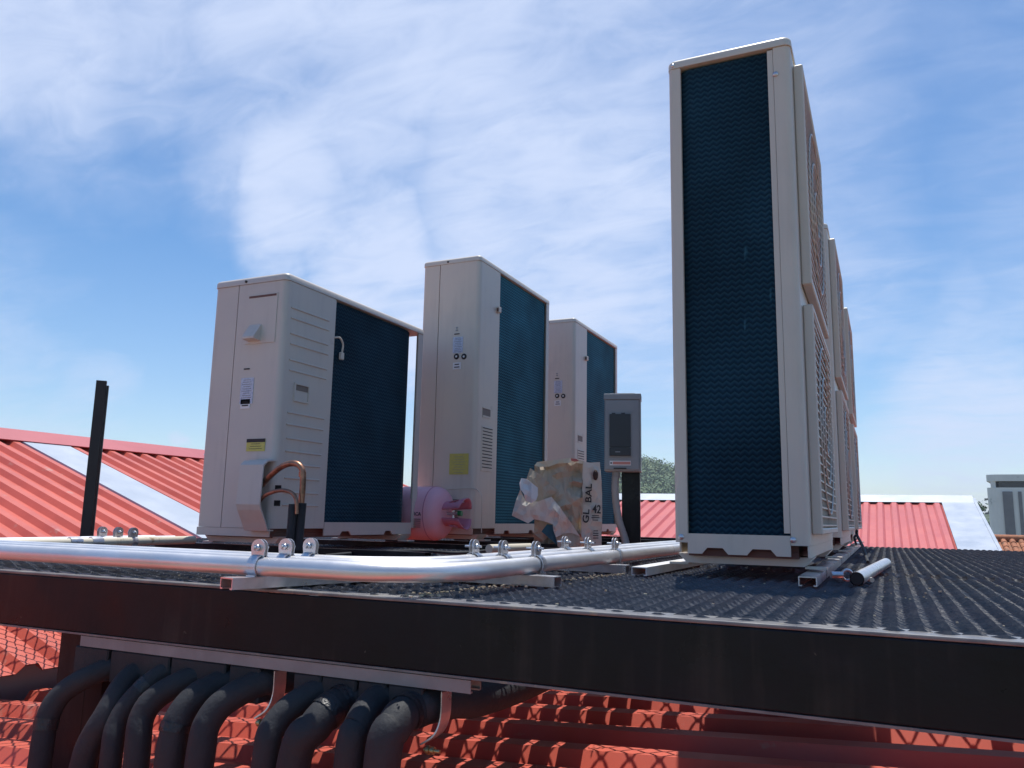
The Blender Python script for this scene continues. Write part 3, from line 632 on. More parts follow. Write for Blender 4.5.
# ---------------------------------------------------------------- switch box
SBp = V((-1.22, 3.98, 0))
vd = (SBp-CAM); vd.z = 0; ang = math.atan2(vd.y, vd.x)-math.pi/2+math.radians(-3)
pxs = vd.length/815
t = thing('switch_box', 'grey outdoor switch box with black window on a black post', 'electrical box', SBp, ang)
zb0 = CZ+(520-472)*pxs; zt0 = CZ+(520-393)*pxs; w_ = .0935
q = MB(); q.box(-w_, w_, 0, .10, zb0, zt0-.006, 0, .004, 2); q.build('enclosure', M_GRY, t)
q = MB(); q.box(-w_-.003, w_+.003, -.008, .102, zt0-.032, zt0, 0, .004, 2); q.box(-w_+.03, w_-.03, .02, .06, zt0, zt0+.006); q.build('hood', M_GRY, t)
q = MB(); q.box(-w_+.004, w_-.008, -.007, -.0005, zb0+.008, zt0-.034, 0, .002, 1); door = q.build('door', M_GRY, t)
xw0, xw1 = -w_+.028, -w_+.136
zz0, zz1 = zb0+.078, zt0-.108
q = MB(); q.box(xw0-.006, xw1+.006, -.011, -.0072, zz0-.006, zz1+.006, 0, .001, 1); q.box(xw0+.06, w_-.02, -.0085, -.0072, zz1+.010, zz1+.013); q.box(w_-.022, w_-.019, -.0085, -.0072, zz0, zz1+.010); q.build('window_frame', M_GRY, door)
q = MB(); q.box(xw0, xw1, -.017, -.0112, zz0+.045, zz1, 0, .002, 1); q.box(xw0, xw1, -.020, -.0112, zz0, zz0+.042, 0, .002, 1); q.box(xw0+.03, xw0+.055, -.0225, -.0195, zz0+.018, zz0+.023, 1); q.box(xw0+.012, xw0+.03, -.014, -.010, zz1, zz1+.006); q.box(xw0+.06, xw0+.08, -.014, -.010, zz1, zz1+.006); q.build('window', [M_PLB, M_GRY], door)
q = MB(); zl = zb0+.042; q.box(xw0+.0, xw1+.0, -.0085, -.0071, zl-.012, zl+.012); q.box(xw0+.016, xw1-.002, -.0092, -.0084, zl-.007, zl+.007, 1); q.box(xw0+.004, xw0+.012, -.0092, -.0084, zl-.004, zl+.004, 2); q.build('warning_sticker', [M_WHT, mat('pale_red_print', (.62, .25, .2), .5), M_INK], door)
q = MB(); q.box(-.045, .02, -.012, -.006, zb0+.012, zb0+.018, 0); q.build('latch', M_INK, door)
q = MB(); q.box(-.010, .085, .104, .16, .002, zb0+.12); q.build('post', M_BLK, t)
q = MB(); xa = -w_+.058
q.tube([(xa, .045, zb0-.03), (xa, .045, zb0+.0)], .021, 12); q.build('gland', M_GRY, t)
pth = catmull([(xa-.004, .045, zb0-.025), (xa-.004, .043, zb0-.12), (xa+.012, .038, zb0-.24), (xa+.045, .03, .05), (xa+.055, .0, .0)], 10)
q = MB(); q.tube(pth, [.019+.0008*math.sin(i*2.6) for i in range(len(pth))], 14); q.build('flexible_conduit', M_FLX, t)

# ---------------------------------------------------------------- torn paper bag
BGp = V((-1.50, 3.62, 0)); vd = BGp-CAM; vd.z = 0; ang = math.atan2(vd.y, vd.x)-math.pi/2; k_ = vd.length/812/7.68*1.0
bg = thing('cement_bag', 'torn brown and white paper cement bag slumped upright in front of the coil', 'bag', BGp, ang)
cxm = (546-500)*7.68   # crop x of the bag centre
def bl(cx, cy, d=0): # crop coordinates -> bag local
    return V(((cx-cxm+0)*k_, d, max(.004, (746-cy)*k_)))
def sheet(name, pts, mats, parent, d0=0, amp=.012, thick=.0025, seed=0, depthf=None, mi=0):
    bm = bmesh.new(); vs = [bm.verts.new(bl(*p)) for p in pts]; f = bm.faces.new(vs)
    bmesh.ops.triangulate(bm, faces=[f], quad_method='BEAUTY')
    for _ in range(4):
        bmesh.ops.subdivide_edges(bm, edges=[e for e in bm.edges if e.calc_length() > .042], cuts=1, use_grid_fill=True)
        bmesh.ops.triangulate(bm, faces=bm.faces[:])
    for q in bm.verts:
        n_ = noise.noise(V((q.co.x*7+seed, q.co.z*7, seed)))*amp+abs(noise.noise(V((q.co.x*14+q.co.z*9+seed, q.co.z*12-q.co.x*6, seed*2))))*amp*1.9
        q.co.y = d0+n_+(depthf(q.co) if depthf else 0)
    bmesh.ops.recalc_face_normals(bm, faces=bm.faces)
    me = bpy.data.meshes.new(name); bm.to_mesh(me); bm.free()
    for m in mats: me.materials.append(m)
    o = bpy.data.objects.new(name, me); COL.objects.link(o); o.parent = parent
    md = o.modifiers.new('s', 'SOLIDIFY'); md.thickness = thick; md.offset = 0; return o
def fold(co): return -.02*math.sin(max(0, min(1, (co.z-.05)/.35))*3.1)
xr_ = bl(645, 0).x
sheet('brown_side', [(270, 105), (300, 92), (450, 75), (560, 62), (648, 85), (642, 300), (640, 500), (640, 640), (600, 700), (560, 745), (270, 745), (276, 520), (272, 300)], [M_KRF], bg, 0, .034, seed=3, depthf=fold)
def turn(co): return (co.x-xr_)*.55+.004
sheet('printed_side', [(645, 72), (700, 78), (780, 68), (782, 110), (790, 180), (799, 320), (800, 480), (796, 620), (795, 745), (690, 748), (650, 690), (634, 640), (636, 460), (642, 250)], [M_WPP], bg, 0, .011, seed=5, depthf=turn)
sheet('back_side', [(300, 75), (540, 50), (640, 68), (780, 75), (800, 300), (798, 745), (280, 745), (276, 300)], [M_WPP], bg, .14, .02, seed=8)
sheet('top_edge', [(270, 112), (290, 85), (420, 68), (545, 48), (600, 58), (648, 76), (645, 92), (560, 84), (440, 96), (380, 118), (300, 122)], [mat('cream_paper', (.66, .58, .42), .8)], bg, -.03, .008, seed=11)
sheet('red_print', [(548, 52), (590, 56), (612, 72), (580, 78), (552, 72)], [mat('faded_red_print', (.55, .14, .12), .7)], bg, -.036, .004, seed=12)
sheet('brown_flap', [(238, 133), (262, 150), (330, 195), (390, 250), (442, 308), (405, 345), (340, 372), (262, 408), (196, 402), (205, 320), (212, 215)], [M_KRF], bg, -.055, .028, seed=14)
sheet('white_flap', [(165, 300), (205, 385), (300, 388), (402, 350), (470, 430), (560, 555), (620, 640), (560, 618), (500, 622), (440, 652), (420, 600), (415, 556), (350, 535), (275, 520), (228, 552), (105, 496), (135, 380)], [M_WPP], bg, -.072, .032, seed=19)
sheet('crumpled_scrap', [(172, 214), (215, 222), (252, 250), (298, 285), (300, 340), (288, 378), (252, 402), (205, 380), (200, 340), (168, 300), (160, 255)], [M_WHT], bg, -.095, .03, seed=23)
sheet('teal_patch', [(330, 612), (372, 556), (425, 560), (440, 640), (455, 715), (395, 665)], [M_BLU], bg, -.030, .004, seed=27)  # patch added as print in place of the coil seen through
sheet('brown_curl', [(440, 655), (500, 622), (570, 618), (622, 642), (632, 700), (600, 748), (500, 748), (455, 720)], [M_KRF], bg, -.05, .03, seed=31)
q = MB()
def tm(cx, cy, rot): 
    p = bl(cx, cy); p.y = turn(p)-.012
    return Matrix.Translation(p) @ Matrix.Rotation(math.atan(.55), 4, 'Z') @ Matrix.Rotation(math.pi/2, 4, 'X') @ Matrix.Rotation(rot, 4, 'Z')
text_mesh(q, 'BAL', .054, tm(692, 315, math.radians(88)) @ Matrix.Diagonal((1, .9, 1, 1)))
q.build('lettering', M_INK, bg); q = MB()
text_mesh(q, 'GL', .054, tm(672, 490, math.radians(86)) @ Matrix.Diagonal((1, .9, 1, 1)))
q.build('lettering', M_INK, bg); q = MB()
text_mesh(q, '42', .056, tm(755, 438, math.radians(-3)) @ Matrix.Diagonal((.85, 1, 1, 1)))
for (x_, y_, w_) in ((745, 485, .04), (745, 500, .045), (745, 518, .03), (748, 600, .025), (748, 618, .03), (748, 636, .03), (748, 654, .03), (732, 690, .02)):
    p = tm(x_, y_, 0); old = q.T; q.T = p; q.box(-w_/2, w_/2, -.0022, .0022, -.0005, .0005); q.T = old
q.build('lettering', M_INK, bg)
q = MB(); p = tm(744, 172, 0); q.T = p @ Matrix.Diagonal((.55, 1, 1, 1)); q.lathe([(0, .001), (.026, .001), (.026, -.001)], 20); q.build('hole', mat('dark_brown_hole', (.05, .025, .02), .8), bg)

# ---------------------------------------------------------------- pink gas cylinder, lying along x
cyl = thing('gas_cylinder', 'pink refrigerant gas cylinder lying on its side between two units', 'gas cylinder', (-1.925, 3.385, .032+.128), math.radians(2))
R_ = .128
prof = [(0, -.36), (.06, -.355), (.10, -.33), (R_, -.28), (R_, -.05), (R_*.985, -.03), (R_*.94, -.012), (R_*.84, .003), (R_*.68, .012), (R_*.45, .017), (0, .020)]
q = MB(); q.lathe(prof, 48, axis='x'); q.build('body', M_PINK, cyl)
q = MB(); q.tube([(-.047, 0, 0), (-.043, 0, 0)], R_+.0012, 48); q.build('weld_seam', mat('dark_pink_plate', (.58, .20, .27), .5), cyl)
q = MB(); q.T = Matrix.Translation((-.075, -R_-.001, -.005)) @ Matrix.Rotation(math.pi/2, 4, 'X'); text_mesh(q, 'RCA', .022, Matrix.Identity(4)); 
for k in range(5): q.box(-.028, .02, -.025-k*.009, -.022-k*.009, -.002, .001)
q.build('lettering', mat('grey_print', (.10, .06, .08), .6), cyl)
q = MB(); q.tube([(.01, 0, 0), (.075, 0, 0)], .009, 12); q.tube([(.05, 0, -.02), (.05, 0, .015)], .007, 10); va = q.build('valve', M_GAL, cyl)
q = MB(); q.tube([(.078, 0, .002), (.096, 0, .002)], .013, 8); q.build('knob', M_GRN, va)
# collar with cut-outs: two curved wings
for s in (-1, 1):
    q = MB(); vs = []; n1, n2 = 12, 7
    for i in range(n1+1):
        a = math.radians((-70+140*i/n1))
        for j in range(n2+1):
            fl = 1+.30*(j/n2)**1.5
            rr = .058*fl; x = .008+.108*j/n2+(.010*math.cos(a*1.5))*j/n2
            vs.append((x, -rr*math.sin(a)*1.0, s*rr*math.cos(a)))
    fs = []
    for i in range(n1):
        for j in range(n2):
            if 2 <= j <= 4 and (3 <= i <= 4 or 7 <= i <= 8): continue
            fs.append([i*(n2+1)+j, i*(n2+1)+j+1, (i+1)*(n2+1)+j+1, (i+1)*(n2+1)+j])
    q.add(vs, fs, 0, True); o = q.build('collar', mat('dark_pink_plate', (.58, .20, .27), .5), cyl); md = o.modifiers.new('s', 'SOLIDIFY'); md.thickness = .004

# ---------------------------------------------------------------- building with red roofs
bd = thing('red_roofed_building', 'building under and around the platform with red ribbed metal roofs', 'building', (-4, 5, -6))
def BB(mb, name, m, label=None):
    o = mb.build(name, m, bd); o.location = (4, -5, 6)
    if label: o['label'] = label
    return o
def ribbed(mb, O, a, d, na, L, pitch, hgt, mi=0, nrm=None, top=.30, side=.16, nseg=1):
    """ribs run along d (length L); na ribs spaced along a"""
    O = V(O); a = V(a).normalized(); d = V(d).normalized(); nn = nrm or a.cross(d).normalized()
    if nn.z < 0: nn = -nn
    prof = []
    for k in range(na):
        s = k*pitch; prof += [(s, 0), (s+pitch*(1-top-2*side)/2, .0), (s+pitch*(1-top-2*side)/2+pitch*side, hgt), (s+pitch*(1-top-2*side)/2+pitch*(side+top), hgt), (s+pitch*(1-top-2*side)/2+pitch*(2*side+top), 0)]
    prof.append((na*pitch, 0)); n = len(prof); vs = []
    for j in range(nseg+1):
        for s, h in prof: vs.append((O+a*s+nn*h+d*(L*j/nseg))[:])
    fs = [[j*n+i, j*n+i+1, (j+1)*n+i+1, (j+1)*n+i] for j in range(nseg) for i in range(n-1)]
    m0 = len(vs); vs2 = [tuple(V(v)-nn*.004) for v in vs]
    mb.add(vs, fs, mi); mb.add(vs2, [f[::-1] for f in fs], mi)
# left slope: ridge along Y at X=-6.2, z=.745, falls to +X
RX, RZ = -6.2, .685; sl = .35; d = V((1, 0, -sl)).normalized(); Ld = 3.26*math.sqrt(1+sl*sl)
pitch = .168; y_s = -2.03
strip0 = onx(46, 443, RX).y  # where the bare metal strip starts along the ridge
# exact position from the plane itself
def onplane(px, py):
    r = ray(px, py); # z = RZ - sl*(X-RX)
    t_ = (RZ-sl*(0-RX)-CZ)/(r.z+sl*r.x); return CAM+r*t_
s0 = onplane(131, 500).y; s1 = onplane(173, 500).y
k0 = int(round((s0-y_s)/pitch)); n_strip = max(2, int(round((s1-s0)/pitch)))
q = MB(); ribbed(q, (RX, y_s, RZ), (0, 1, 0), d, k0, Ld, pitch, .030); BB(q, 'left_roof_slope', M_RED, 'red ribbed roof slope left of the bare metal strip')
ye = y_s+(k0+n_strip)*pitch
q = MB(); ribbed(q, (RX, ye, RZ), (0, 1, 0), d, int((9.2-ye)/pitch), Ld, pitch, .030); BB(q, 'left_roof_slope', M_RED, 'red ribbed roof slope right of the bare metal strip')
q = MB(); nn = V((sl, 0, 1)).normalized()
O = V((RX, y_s+k0*pitch-.03, RZ))+nn*.034; W_ = n_strip*pitch+.06
for j in range(14):
    a0, a1 = j/14*Ld, (j+1)/14*Ld
    q.add([(O+d*a0)[:], (O+d*a1)[:], (O+d*a1+V((0, W_, 0)))[:], (O+d*a0+V((0, W_, 0)))[:]], [(0, 1, 2, 3)])
q.add([O[:], (O+d*Ld)[:], (O+d*Ld-nn*.034-V((0, .006, 0)))[:], (O-nn*.034-V((0, .006, 0)))[:]], [(0, 1, 2, 3)])
BB(q, 'bare_metal_strip', M_ALU)
# far side of the left ridge
q = MB(); ribbed(q, (RX, y_s, RZ), (0, 1, 0), V((-1, 0, -sl)), int((9.2-y_s)/pitch), 3.5, pitch, .030); BB(q, 'rear_roof_slope', M_RED)
q = MB(); cz_ = RZ+.075
q.prism([(RX+.21, y_s, RZ-.0735+.045), (RX+.03, y_s, cz_-.004), (RX-.03, y_s, cz_-.004), (RX-.21, y_s, RZ-.0735+.045), (RX-.20, y_s, RZ-.0735+.038), (RX-.03, y_s, cz_-.012), (RX+.03, y_s, cz_-.012), (RX+.20, y_s, RZ-.0735+.038)], (0, 9.2-y_s, 0)); BB(q, 'ridge_cap', M_RCAP)
q = MB(); p = onplane(196, 457); q.box(RX+.12, RX+.34, p.y-.02, p.y+.5, RZ-.07, RZ+.02, 0, .01, 1); BB(q, 'white_patch', M_ALU)
# near slope: ribs along X, rises to +X by .098
sn = .06; z0n = -.385; dn = V((1, 0, sn)).normalized(); X0 = -2.95
q = MB(); ribbed(q, (X0, .80, z0n+sn*X0), (0, 1, 0), dn, int(8.2/.205), 4.75, .205, .034, top=.26, side=.13); BB(q, 'near_roof_slope', M_RED, 'red ribbed roof slope in the shade under the platform')
q = MB(); zv = z0n+sn*X0
q.prism([(X0+.03, -2, zv+.002), (X0+.03, -2, zv-.12), (X0-.16, -2, zv-.12), (X0-.16, -2, zv+.10), (X0-.157, -2, zv+.10), (X0-.157, -2, zv-.117), (X0+.027, -2, zv-.117), (X0+.027, -2, zv+.002)], (0, 11, 0)); BB(q, 'valley_gutter', M_ALU)
q = MB(); q.box(1.80, 1.95, .8, 8.9, z0n-.35, z0n+sn*1.8+.02); BB(q, 'fascia', M_RED)
# right slope: ridge along X at Y=13.3, z=.56, falls to -Y
RY, RZ2, s2 = 13.3, .505, .25; d2 = V((0, -1, -s2)).normalized(); L2 = 4.3*math.sqrt(1+s2*s2)
xe = ony(943, 503, RY).x; q = MB(); nr = int((xe+8.3)/.185)
ribbed(q, (xe-nr*.185, RY, RZ2), (1, 0, 0), d2, nr, L2, .185, .030); BB(q, 'far_roof_slope', M_REDP, 'faded red ribbed roof slope beyond the platform')
q = MB(); ribbed(q, (xe-nr*.185, RY, RZ2), (1, 0, 0), V((0, 1, -s2)), nr+2, L2, .185, .03); BB(q, 'rear_roof_slope', M_REDP)
xr2 = ony(972, 497, RY).x; n2 = V((0, -s2, 1)).normalized()
q = MB(); O = V((xe-.03, RY, RZ2))+n2*.036; W2 = xr2-xe+.03; N_ = 12
def fl(i, j):
    p = O+V((W2*j/4, 0, 0))+d2*(L2*i/N_); p.z += .012*noise.noise(V((p.x*2, p.y*1.5, 2))); return p[:]
vs = [fl(i, j) for i in range(N_+1) for j in range(5)]
q.add(vs, [[i*5+j, i*5+j+1, (i+1)*5+j+1, (i+1)*5+j] for i in range(N_) for j in range(4)])
q.prism([(xr2, RY, RZ2+.05), (xr2+.035, RY, RZ2+.05), (xr2+.035, RY, RZ2-.3), (xr2, RY, RZ2-.3)], d2*L2)
BB(q, 'edge_flashing', M_ALU)
q = MB(); x0_ = xe-nr*.185
q.prism([(x0_, RY-.24, RZ2-.024), (x0_, RY-.02, RZ2+.085), (x0_, RY+.02, RZ2+.085), (x0_, RY+.24, RZ2-.024), (x0_, RY+.02, RZ2+.07), (x0_, RY-.02, RZ2+.07)], (xr2-x0_, 0, 0)); BB(q, 'ridge_cap', M_ALU)
# walls down to the ground
q = MB(); q.box(-9.5, 1.78, .9, 9.0, -6, -1.95); q.box(-8, xr2-.1, 9.1, 17.2, -6, -.75); BB(q, 'wall', M_WALL)

# ---------------------------------------------------------------- surroundings
q = MB(); q.add([(-3000, -3000, -6), (3000, -3000, -6), (3000, 3000, -6), (-3000, 3000, -6)], [(0, 1, 2, 3)]); o = q.build('ground', M_GND); o['kind'] = 'structure'; o['label'] = 'open ground beyond the roofs'
# hill
def hill_z(az, r):
    # az degrees from +Y (clockwise)
    pk = 29*math.exp(-((az+17)/9.5)**2)+22*math.exp(-((az+42)/13)**2)+14*math.exp(-((az-14)/12)**2)
    return -6+(pk+4)*math.exp(-((r-430)/90)**2)*(1+.12*noise.noise(V((az*.25, r*.01, 0))))
vs = []; na_, nr_ = 120, 24
for i in range(na_+1):
    az = -75+120*i/na_
    for j in range(nr_+1):
        r = 230+420*j/nr_; vs.append((r*math.sin(math.radians(az)), r*math.cos(math.radians(az)), hill_z(az, r)))
q = MB(); q.add(vs, [[i*(nr_+1)+j, i*(nr_+1)+j+1, (i+1)*(nr_+1)+j+1, (i+1)*(nr_+1)+j] for i in range(na_) for j in range(nr_)], 0, True)
o = q.build('hill', M_HILL); o['kind'] = 'structure'; o['label'] = 'low wooded hill on the horizon'
def leafclump(mb, c, r, n, lf):
    for _ in range(n):
        u = V((random.gauss(0, 1), random.gauss(0, 1), random.gauss(0, 1))).normalized()*r*(.55+.5*random.random()); u.z *= .75
        p = V(c)+u; nrm = (u.normalized()+V((random.uniform(-.6, .6), random.uniform(-.6, .6), random.uniform(-.2, .9)))).normalized()
        a = nrm.orthogonal().normalized(); b = nrm.cross(a); s = lf*random.uniform(.6, 1.3)
        mb.add([(p+a*s)[:], (p+b*s*.8)[:], (p-a*s)[:], (p-b*s*.8)[:]], [(0, 1, 2, 3)])
q = MB()
for i in range(1700):
    az = random.uniform(-26, -10) if i < 1500 else random.uniform(-60, 30); r = random.uniform(330, 432) ; z = hill_z(az, r)
    rr = random.choice((1.3, 2.0, 2.8, 4.4))*random.uniform(.8, 1.2); leafclump(q, (r*math.sin(math.radians(az)), r*math.cos(math.radians(az)), z+rr*.5), rr, 60, .62)
o = q.build('woodland', M_LEAF); tag(o, 'dense green woodland covering the distant hill', 'woodland', kind='stuff')
# tree beside the far building
tr = thing('tree', 'dark green tree just left of the pale high-rise', 'tree', onz(985, 548, -6) if False else (7.1, 88, -6))
q = MB(); q.tube([(0, 0, 0), (.1, 0, 4), (0, .2, 7)], [.35, .25, .1], 8)
for a in range(5): q.tube([(0, 0, 4+a*.5), (1.4*math.cos(a*1.3), 1.4*math.sin(a*1.3), 6+a*.4)], [.12, .04], 6)
q.build('trunk', mat('bark', (.12, .09, .06), .9), tr)
q = MB()
for i in range(26):
    a = random.random()*6.28; rr = random.uniform(0, 1.5); leafclump(q, (rr*math.cos(a), rr*math.sin(a), random.uniform(4.5, 8.4)), random.uniform(.5, .9), 60, .16)
q.build('crown', M_LEAF, tr)
# pale building
DB = 100.0
hb = thing('high_rise', 'pale grey concrete high-rise with a rounded corner and dark top windows', 'building', (0, 0, -6))
def atY(px, py, y): return ony(px, py, y)
xl_ = atY(989, 500, DB).x; zt_ = atY(990, 474.5, DB).z; ZO = 6
def HBd(mb, name, m): o = mb.build(name, m, hb); o.location = (0, 0, 6); return o
q = MB(); R_ = 1.0; W = 13; D = 14
pts = [(xl_+R_-R_*math.cos(a), DB+R_-R_*math.sin(a)) for a in [math.pi/2*i/6 for i in range(7)]]+[(xl_+W, DB), (xl_+W, DB+D), (xl_+2.2, DB+D)]
zw = atY(1000, 487.5, DB).z; zw1 = atY(1000, 481, DB).z
q.prism([(x, y, -6) for x, y in pts], (0, 0, zw+6)); HBd(q, 'wall', M_CON2)
q = MB(); q.prism([(x, y, zw1) for x, y in pts], (0, 0, zt_-zw1)); HBd(q, 'roof_parapet', M_CON2)
q = MB(); q.prism([(xl_+.5+(x-xl_)*.97, DB+.5+(y-DB)*.96, zw+.001) for x, y in pts], (0, 0, zw1-zw-.002)); HBd(q, 'window', M_GLS)
for xx in (.0, 3.3, 6.4, 9.6): 
    q = MB(); q.box(xl_+.3+xx, xl_+.75+xx, DB+.2, DB+.5, zw+.002, zw1-.002); HBd(q, 'window_pier', M_CON2)
q = MB(); a = atY(1003, 500, DB).x; b_ = atY(1013, 500, DB).x; q.box(a, b_, DB-.12, DB-.003, -6, atY(1000, 491.5, DB).z); HBd(q, 'grey_panel', M_CON3)
for k in range(5):
    q = MB(); xx = b_+.5+k*1.0; q.box(xx, xx+.32, DB-.10, DB-.003, -6, atY(1000, 491.5, DB).z); HBd(q, 'grey_panel', M_CON3)
for k in range(6):
    q = MB(); z = zw-1.3-k*1.5; q.box(xl_-.25, xl_+.25, DB+1.2, DB+1.9, z, z+.18); HBd(q, 'ledge', M_CON3)
# terracotta house
th = thing('tiled_house', 'low house with weathered terracotta barrel-tile roof at the right edge', 'house', (5, 32, -6))
def TH(mb, name, m): o = mb.build(name, m, th); o.location = (-5, -32, 6); return o
YT = 30.0; zr = atY(1008, 540.5, YT).z; xa = atY(990, 545, YT).x; 
q = MB(); tp = .24; nt_ = 36; rl = .36; st_ = .35
for i in range(nt_):
    for j in range(12):
        x = xa+i*tp; y0 = YT-j*rl; z0 = zr-j*rl*st_+.02*random.random(); y1 = y0-rl*1.08; z1 = z0-rl*1.08*st_+.022
        vs = []; 
        for (yy, zz) in ((y0, z0), (y1, z1)):
            for k in range(7):
                a = math.pi*k/6; vs.append((x+tp*.5+tp*.36*math.cos(a)+.01*random.random(), yy, zz+.09*math.sin(a)))
        q.add(vs, [[k, k+1, 8+k, 7+k] for k in range(6)]+[[7, 8, 9, 10, 11, 12, 13]], 0, False)
q.add([(xa, YT, zr), (xa+nt_*tp, YT, zr), (xa+nt_*tp, YT-12*rl, zr-12*rl*st_), (xa, YT-12*rl, zr-12*rl*st_)], [(0, 1, 2, 3)])
q.add([(xa, YT, zr), (xa+nt_*tp, YT, zr), (xa+nt_*tp, YT+12*rl, zr-12*rl*st_), (xa, YT+12*rl, zr-12*rl*st_)], [(0, 1, 2, 3)])
TH(q, 'roof', M_TILE)
q = MB(); q.tube([(xa, YT, zr+.06), (xa+nt_*tp, YT, zr+.06)], .12, 10); TH(q, 'ridge_tiles', M_TILE)
q = MB(); q.box(xa+.3, xa+nt_*tp-.3, YT-11*rl, YT+11*rl, -6, zr-12*rl*st_+.1); TH(q, 'wall', M_WALL)

HD = .0004
hm = bpy.data.materials.new('haze'); hm.use_nodes = True; hn = hm.node_tree.nodes; hn.remove(hn['Principled BSDF'])
pv = hn.new('ShaderNodeVolumePrincipled'); pv.inputs['Color'].default_value = (.86, .92, 1, 1); pv.inputs['Density'].default_value = HD; pv.inputs['Anisotropy'].default_value = .2
hm.node_tree.links.new(pv.outputs[0], hn['Material Output'].inputs['Volume'])
q = MB(); q.box(-3100, 3100, -3100, 3100, -7, 46); o = q.build('haze', hm); o['kind'] = 'stuff'; o['label'] = 'thin pale haze in the air towards the horizon'
# ---------------------------------------------------------------- sky, sun
SUN = V((-.055, .245, 1)).normalized(); elev = math.asin(SUN.z); az = math.atan2(SUN.x, SUN.y)
w = bpy.data.worlds.new('World'); SC.world = w; w.use_nodes = True; nt = w.node_tree; N = nt.nodes; L = nt.links
bgn = N['Background']; sky = N.new('ShaderNodeTexSky'); sky.sky_type = 'NISHITA'; sky.sun_disc = False; sky.sun_elevation = elev; sky.sun_rotation = az % (2*math.pi)
sky.air_density = 1.0; sky.dust_density = .1; sky.ozone_density = 3.5; sky.altitude = 50
tc = N.new('ShaderNodeTexCoord')
def math_(op, a, b=None, c=None, clamp=False):
    n = N.new('ShaderNodeMath'); n.operation = op; n.use_clamp = clamp
    for i, v in enumerate((a, b, c)):
        if v is None: continue
        if isinstance(v, (int, float)): n.inputs[i].default_value = v
        else: L.new(v, n.inputs[i])
    return n.outputs[0]
def vmath(op, a, b):
    n = N.new('ShaderNodeVectorMath'); n.operation = op
    for i, v in enumerate((a, b)):
        if isinstance(v, (tuple, list, Vector)): n.inputs[i].default_value = tuple(v)
        else: L.new(v, n.inputs[i])
    return n
dirv = tc.outputs['Generated']; sx = N.new('ShaderNodeSeparateXYZ'); L.new(dirv, sx.inputs[0])
zc_ = math_('ADD', math_('MAXIMUM', sx.outputs[2], 0), .22)
cb = N.new('ShaderNodeCombineXYZ'); L.new(math_('DIVIDE', sx.outputs[0], zc_), cb.inputs[0]); L.new(math_('DIVIDE', sx.outputs[1], zc_), cb.inputs[1])
mp = N.new('ShaderNodeMapping'); mp.inputs['Rotation'].default_value = (0, 0, math.radians(38)); mp.inputs['Scale'].default_value = (1.0, 2.0, 1); L.new(cb.outputs[0], mp.inputs[0])
n1 = N.new('ShaderNodeTexNoise'); n1.inputs['Scale'].default_value = 1.35; n1.inputs['Detail'].default_value = 9; n1.inputs['Roughness'].default_value = .55; n1.inputs['Distortion'].default_value = .5; L.new(mp.outputs[0], n1.inputs['Vector'])
n2 = N.new('ShaderNodeTexNoise'); n2.inputs['Scale'].default_value = 5.5; n2.inputs['Detail'].default_value = 8; n2.inputs['Roughness'].default_value = .6; n2.inputs['Distortion'].default_value = .8; L.new(mp.outputs[0], n2.inputs['Vector'])
nw = N.new('ShaderNodeTexNoise'); nw.inputs['Scale'].default_value = 2.6; nw.inputs['Detail'].default_value = 6; nw.inputs['Roughness'].default_value = .55; L.new(dirv, nw.inputs['Vector'])
wv = vmath('SCALE', vmath('SUBTRACT', nw.outputs['Color'], (.5, .5, .5)).outputs[0], (0, 0, 0)); wv.inputs['Scale'].default_value = .30
dw = vmath('NORMALIZE', vmath('ADD', dirv, wv.outputs[0]).outputs[0], (0, 0, 0)).outputs[0]
cov = None
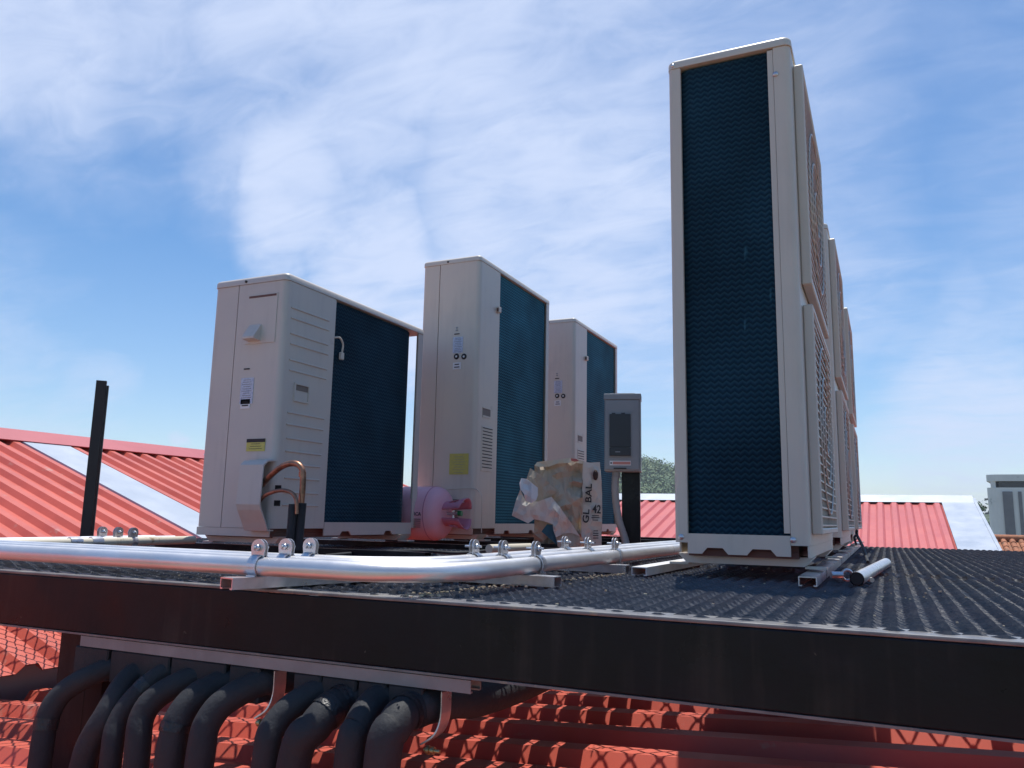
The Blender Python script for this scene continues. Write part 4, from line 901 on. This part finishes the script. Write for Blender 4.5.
# cirrus sheets: (pixel centre, angular radius deg, softness deg, strength)
for (px, py, rad, soft, st) in ((20, 0, 8, 8, .8), (140, 60, 4, 7, .75), (210, 130, 3, 5, .7), (290, 195, 4, 5, 1.0), (370, 260, 4, 4.5, 1.0), (440, 310, 4, 4.5, 1.0), (540, 345, 5, 7, .95), (330, 60, 9, 12, .78), (560, 230, 9, 11, .92), (560, 60, 11, 14, .74), (740, 60, 10, 12, .62), (700, 250, 10, 14, .6), (960, 30, 6, 12, .4), (980, 400, 5, 7, .8), (890, 340, 2, 7, .5), (930, 275, 1, 4, .5), (80, 400, 3, 6, .5), (-160, 420, 10, 14, .5), (1300, 300, 14, 18, .6), (600, 420, 6, 8, .5), (198, 440, .2, 1.3, .8)):
    dd = ray(px, py).normalized(); dt = vmath('DOT_PRODUCT', dw, dd).outputs['Value']
    ang_ = math_('ARCCOSINE', math_('MINIMUM', dt, .99999))
    mr = N.new('ShaderNodeMapRange'); mr.interpolation_type = 'SMOOTHSTEP'; mr.inputs[1].default_value = math.radians(rad+soft); mr.inputs[2].default_value = math.radians(rad*.5); mr.inputs[3].default_value = 0; mr.inputs[4].default_value = st; L.new(ang_, mr.inputs[0])
    cov = mr.outputs[0] if cov is None else math_('MAXIMUM', cov, mr.outputs[0])
wisp = math_('ADD', math_('MULTIPLY', n1.outputs['Fac'], .75), math_('MULTIPLY', n2.outputs['Fac'], .5))   # about .62 mean
den = math_('MULTIPLY', cov, math_('ADD', math_('MULTIPLY_ADD', math_('SUBTRACT', n1.outputs['Fac'], .5), 1.1, .88), math_('MULTIPLY', math_('SUBTRACT', n2.outputs['Fac'], .5), .85)), clamp=True)
hz = N.new('ShaderNodeMapRange'); hz.inputs[1].default_value = .42; hz.inputs[2].default_value = .0; hz.inputs[3].default_value = 0; hz.inputs[4].default_value = .30; L.new(sx.outputs[2], hz.inputs[0])
ms = N.new('ShaderNodeMapRange'); ms.interpolation_type = 'SMOOTHSTEP'; ms.inputs[1].default_value = .08; ms.inputs[2].default_value = 1.0; L.new(den, ms.inputs[0])
base = math_('MAXIMUM', math_('MULTIPLY_ADD', ms.outputs[0], .86, .06), hz.outputs[0])
hs = N.new('ShaderNodeHueSaturation'); hs.inputs['Saturation'].default_value = 1.26; hs.inputs['Value'].default_value = .82; L.new(sky.outputs[0], hs.inputs['Color'])
mx = N.new('ShaderNodeMix'); mx.data_type = 'RGBA'; L.new(base, mx.inputs[0]); L.new(hs.outputs[0], mx.inputs[6]); mx.inputs[7].default_value = (4.1, 4.7, 6.1, 1)
L.new(mx.outputs[2], bgn.inputs['Color']); bgn.inputs['Strength'].default_value = .145
sl_ = bpy.data.lights.new('sun', 'SUN'); sl_.energy = 4.5; sl_.angle = math.radians(.53); sl_.color = (1, .96, .90)
so = bpy.data.objects.new('sun', sl_); COL.objects.link(so); so.rotation_euler = SUN.to_track_quat('Z', 'Y').to_euler()
so.location = SUN*30
SC.view_settings.view_transform = 'Standard'; SC.view_settings.look = 'None'; SC.view_settings.exposure = 0.22; SC.view_settings.gamma = 1; SC.view_settings.use_curve_mapping = False
SC.render.engine = 'CYCLES'
SC.cycles.max_bounces = 6
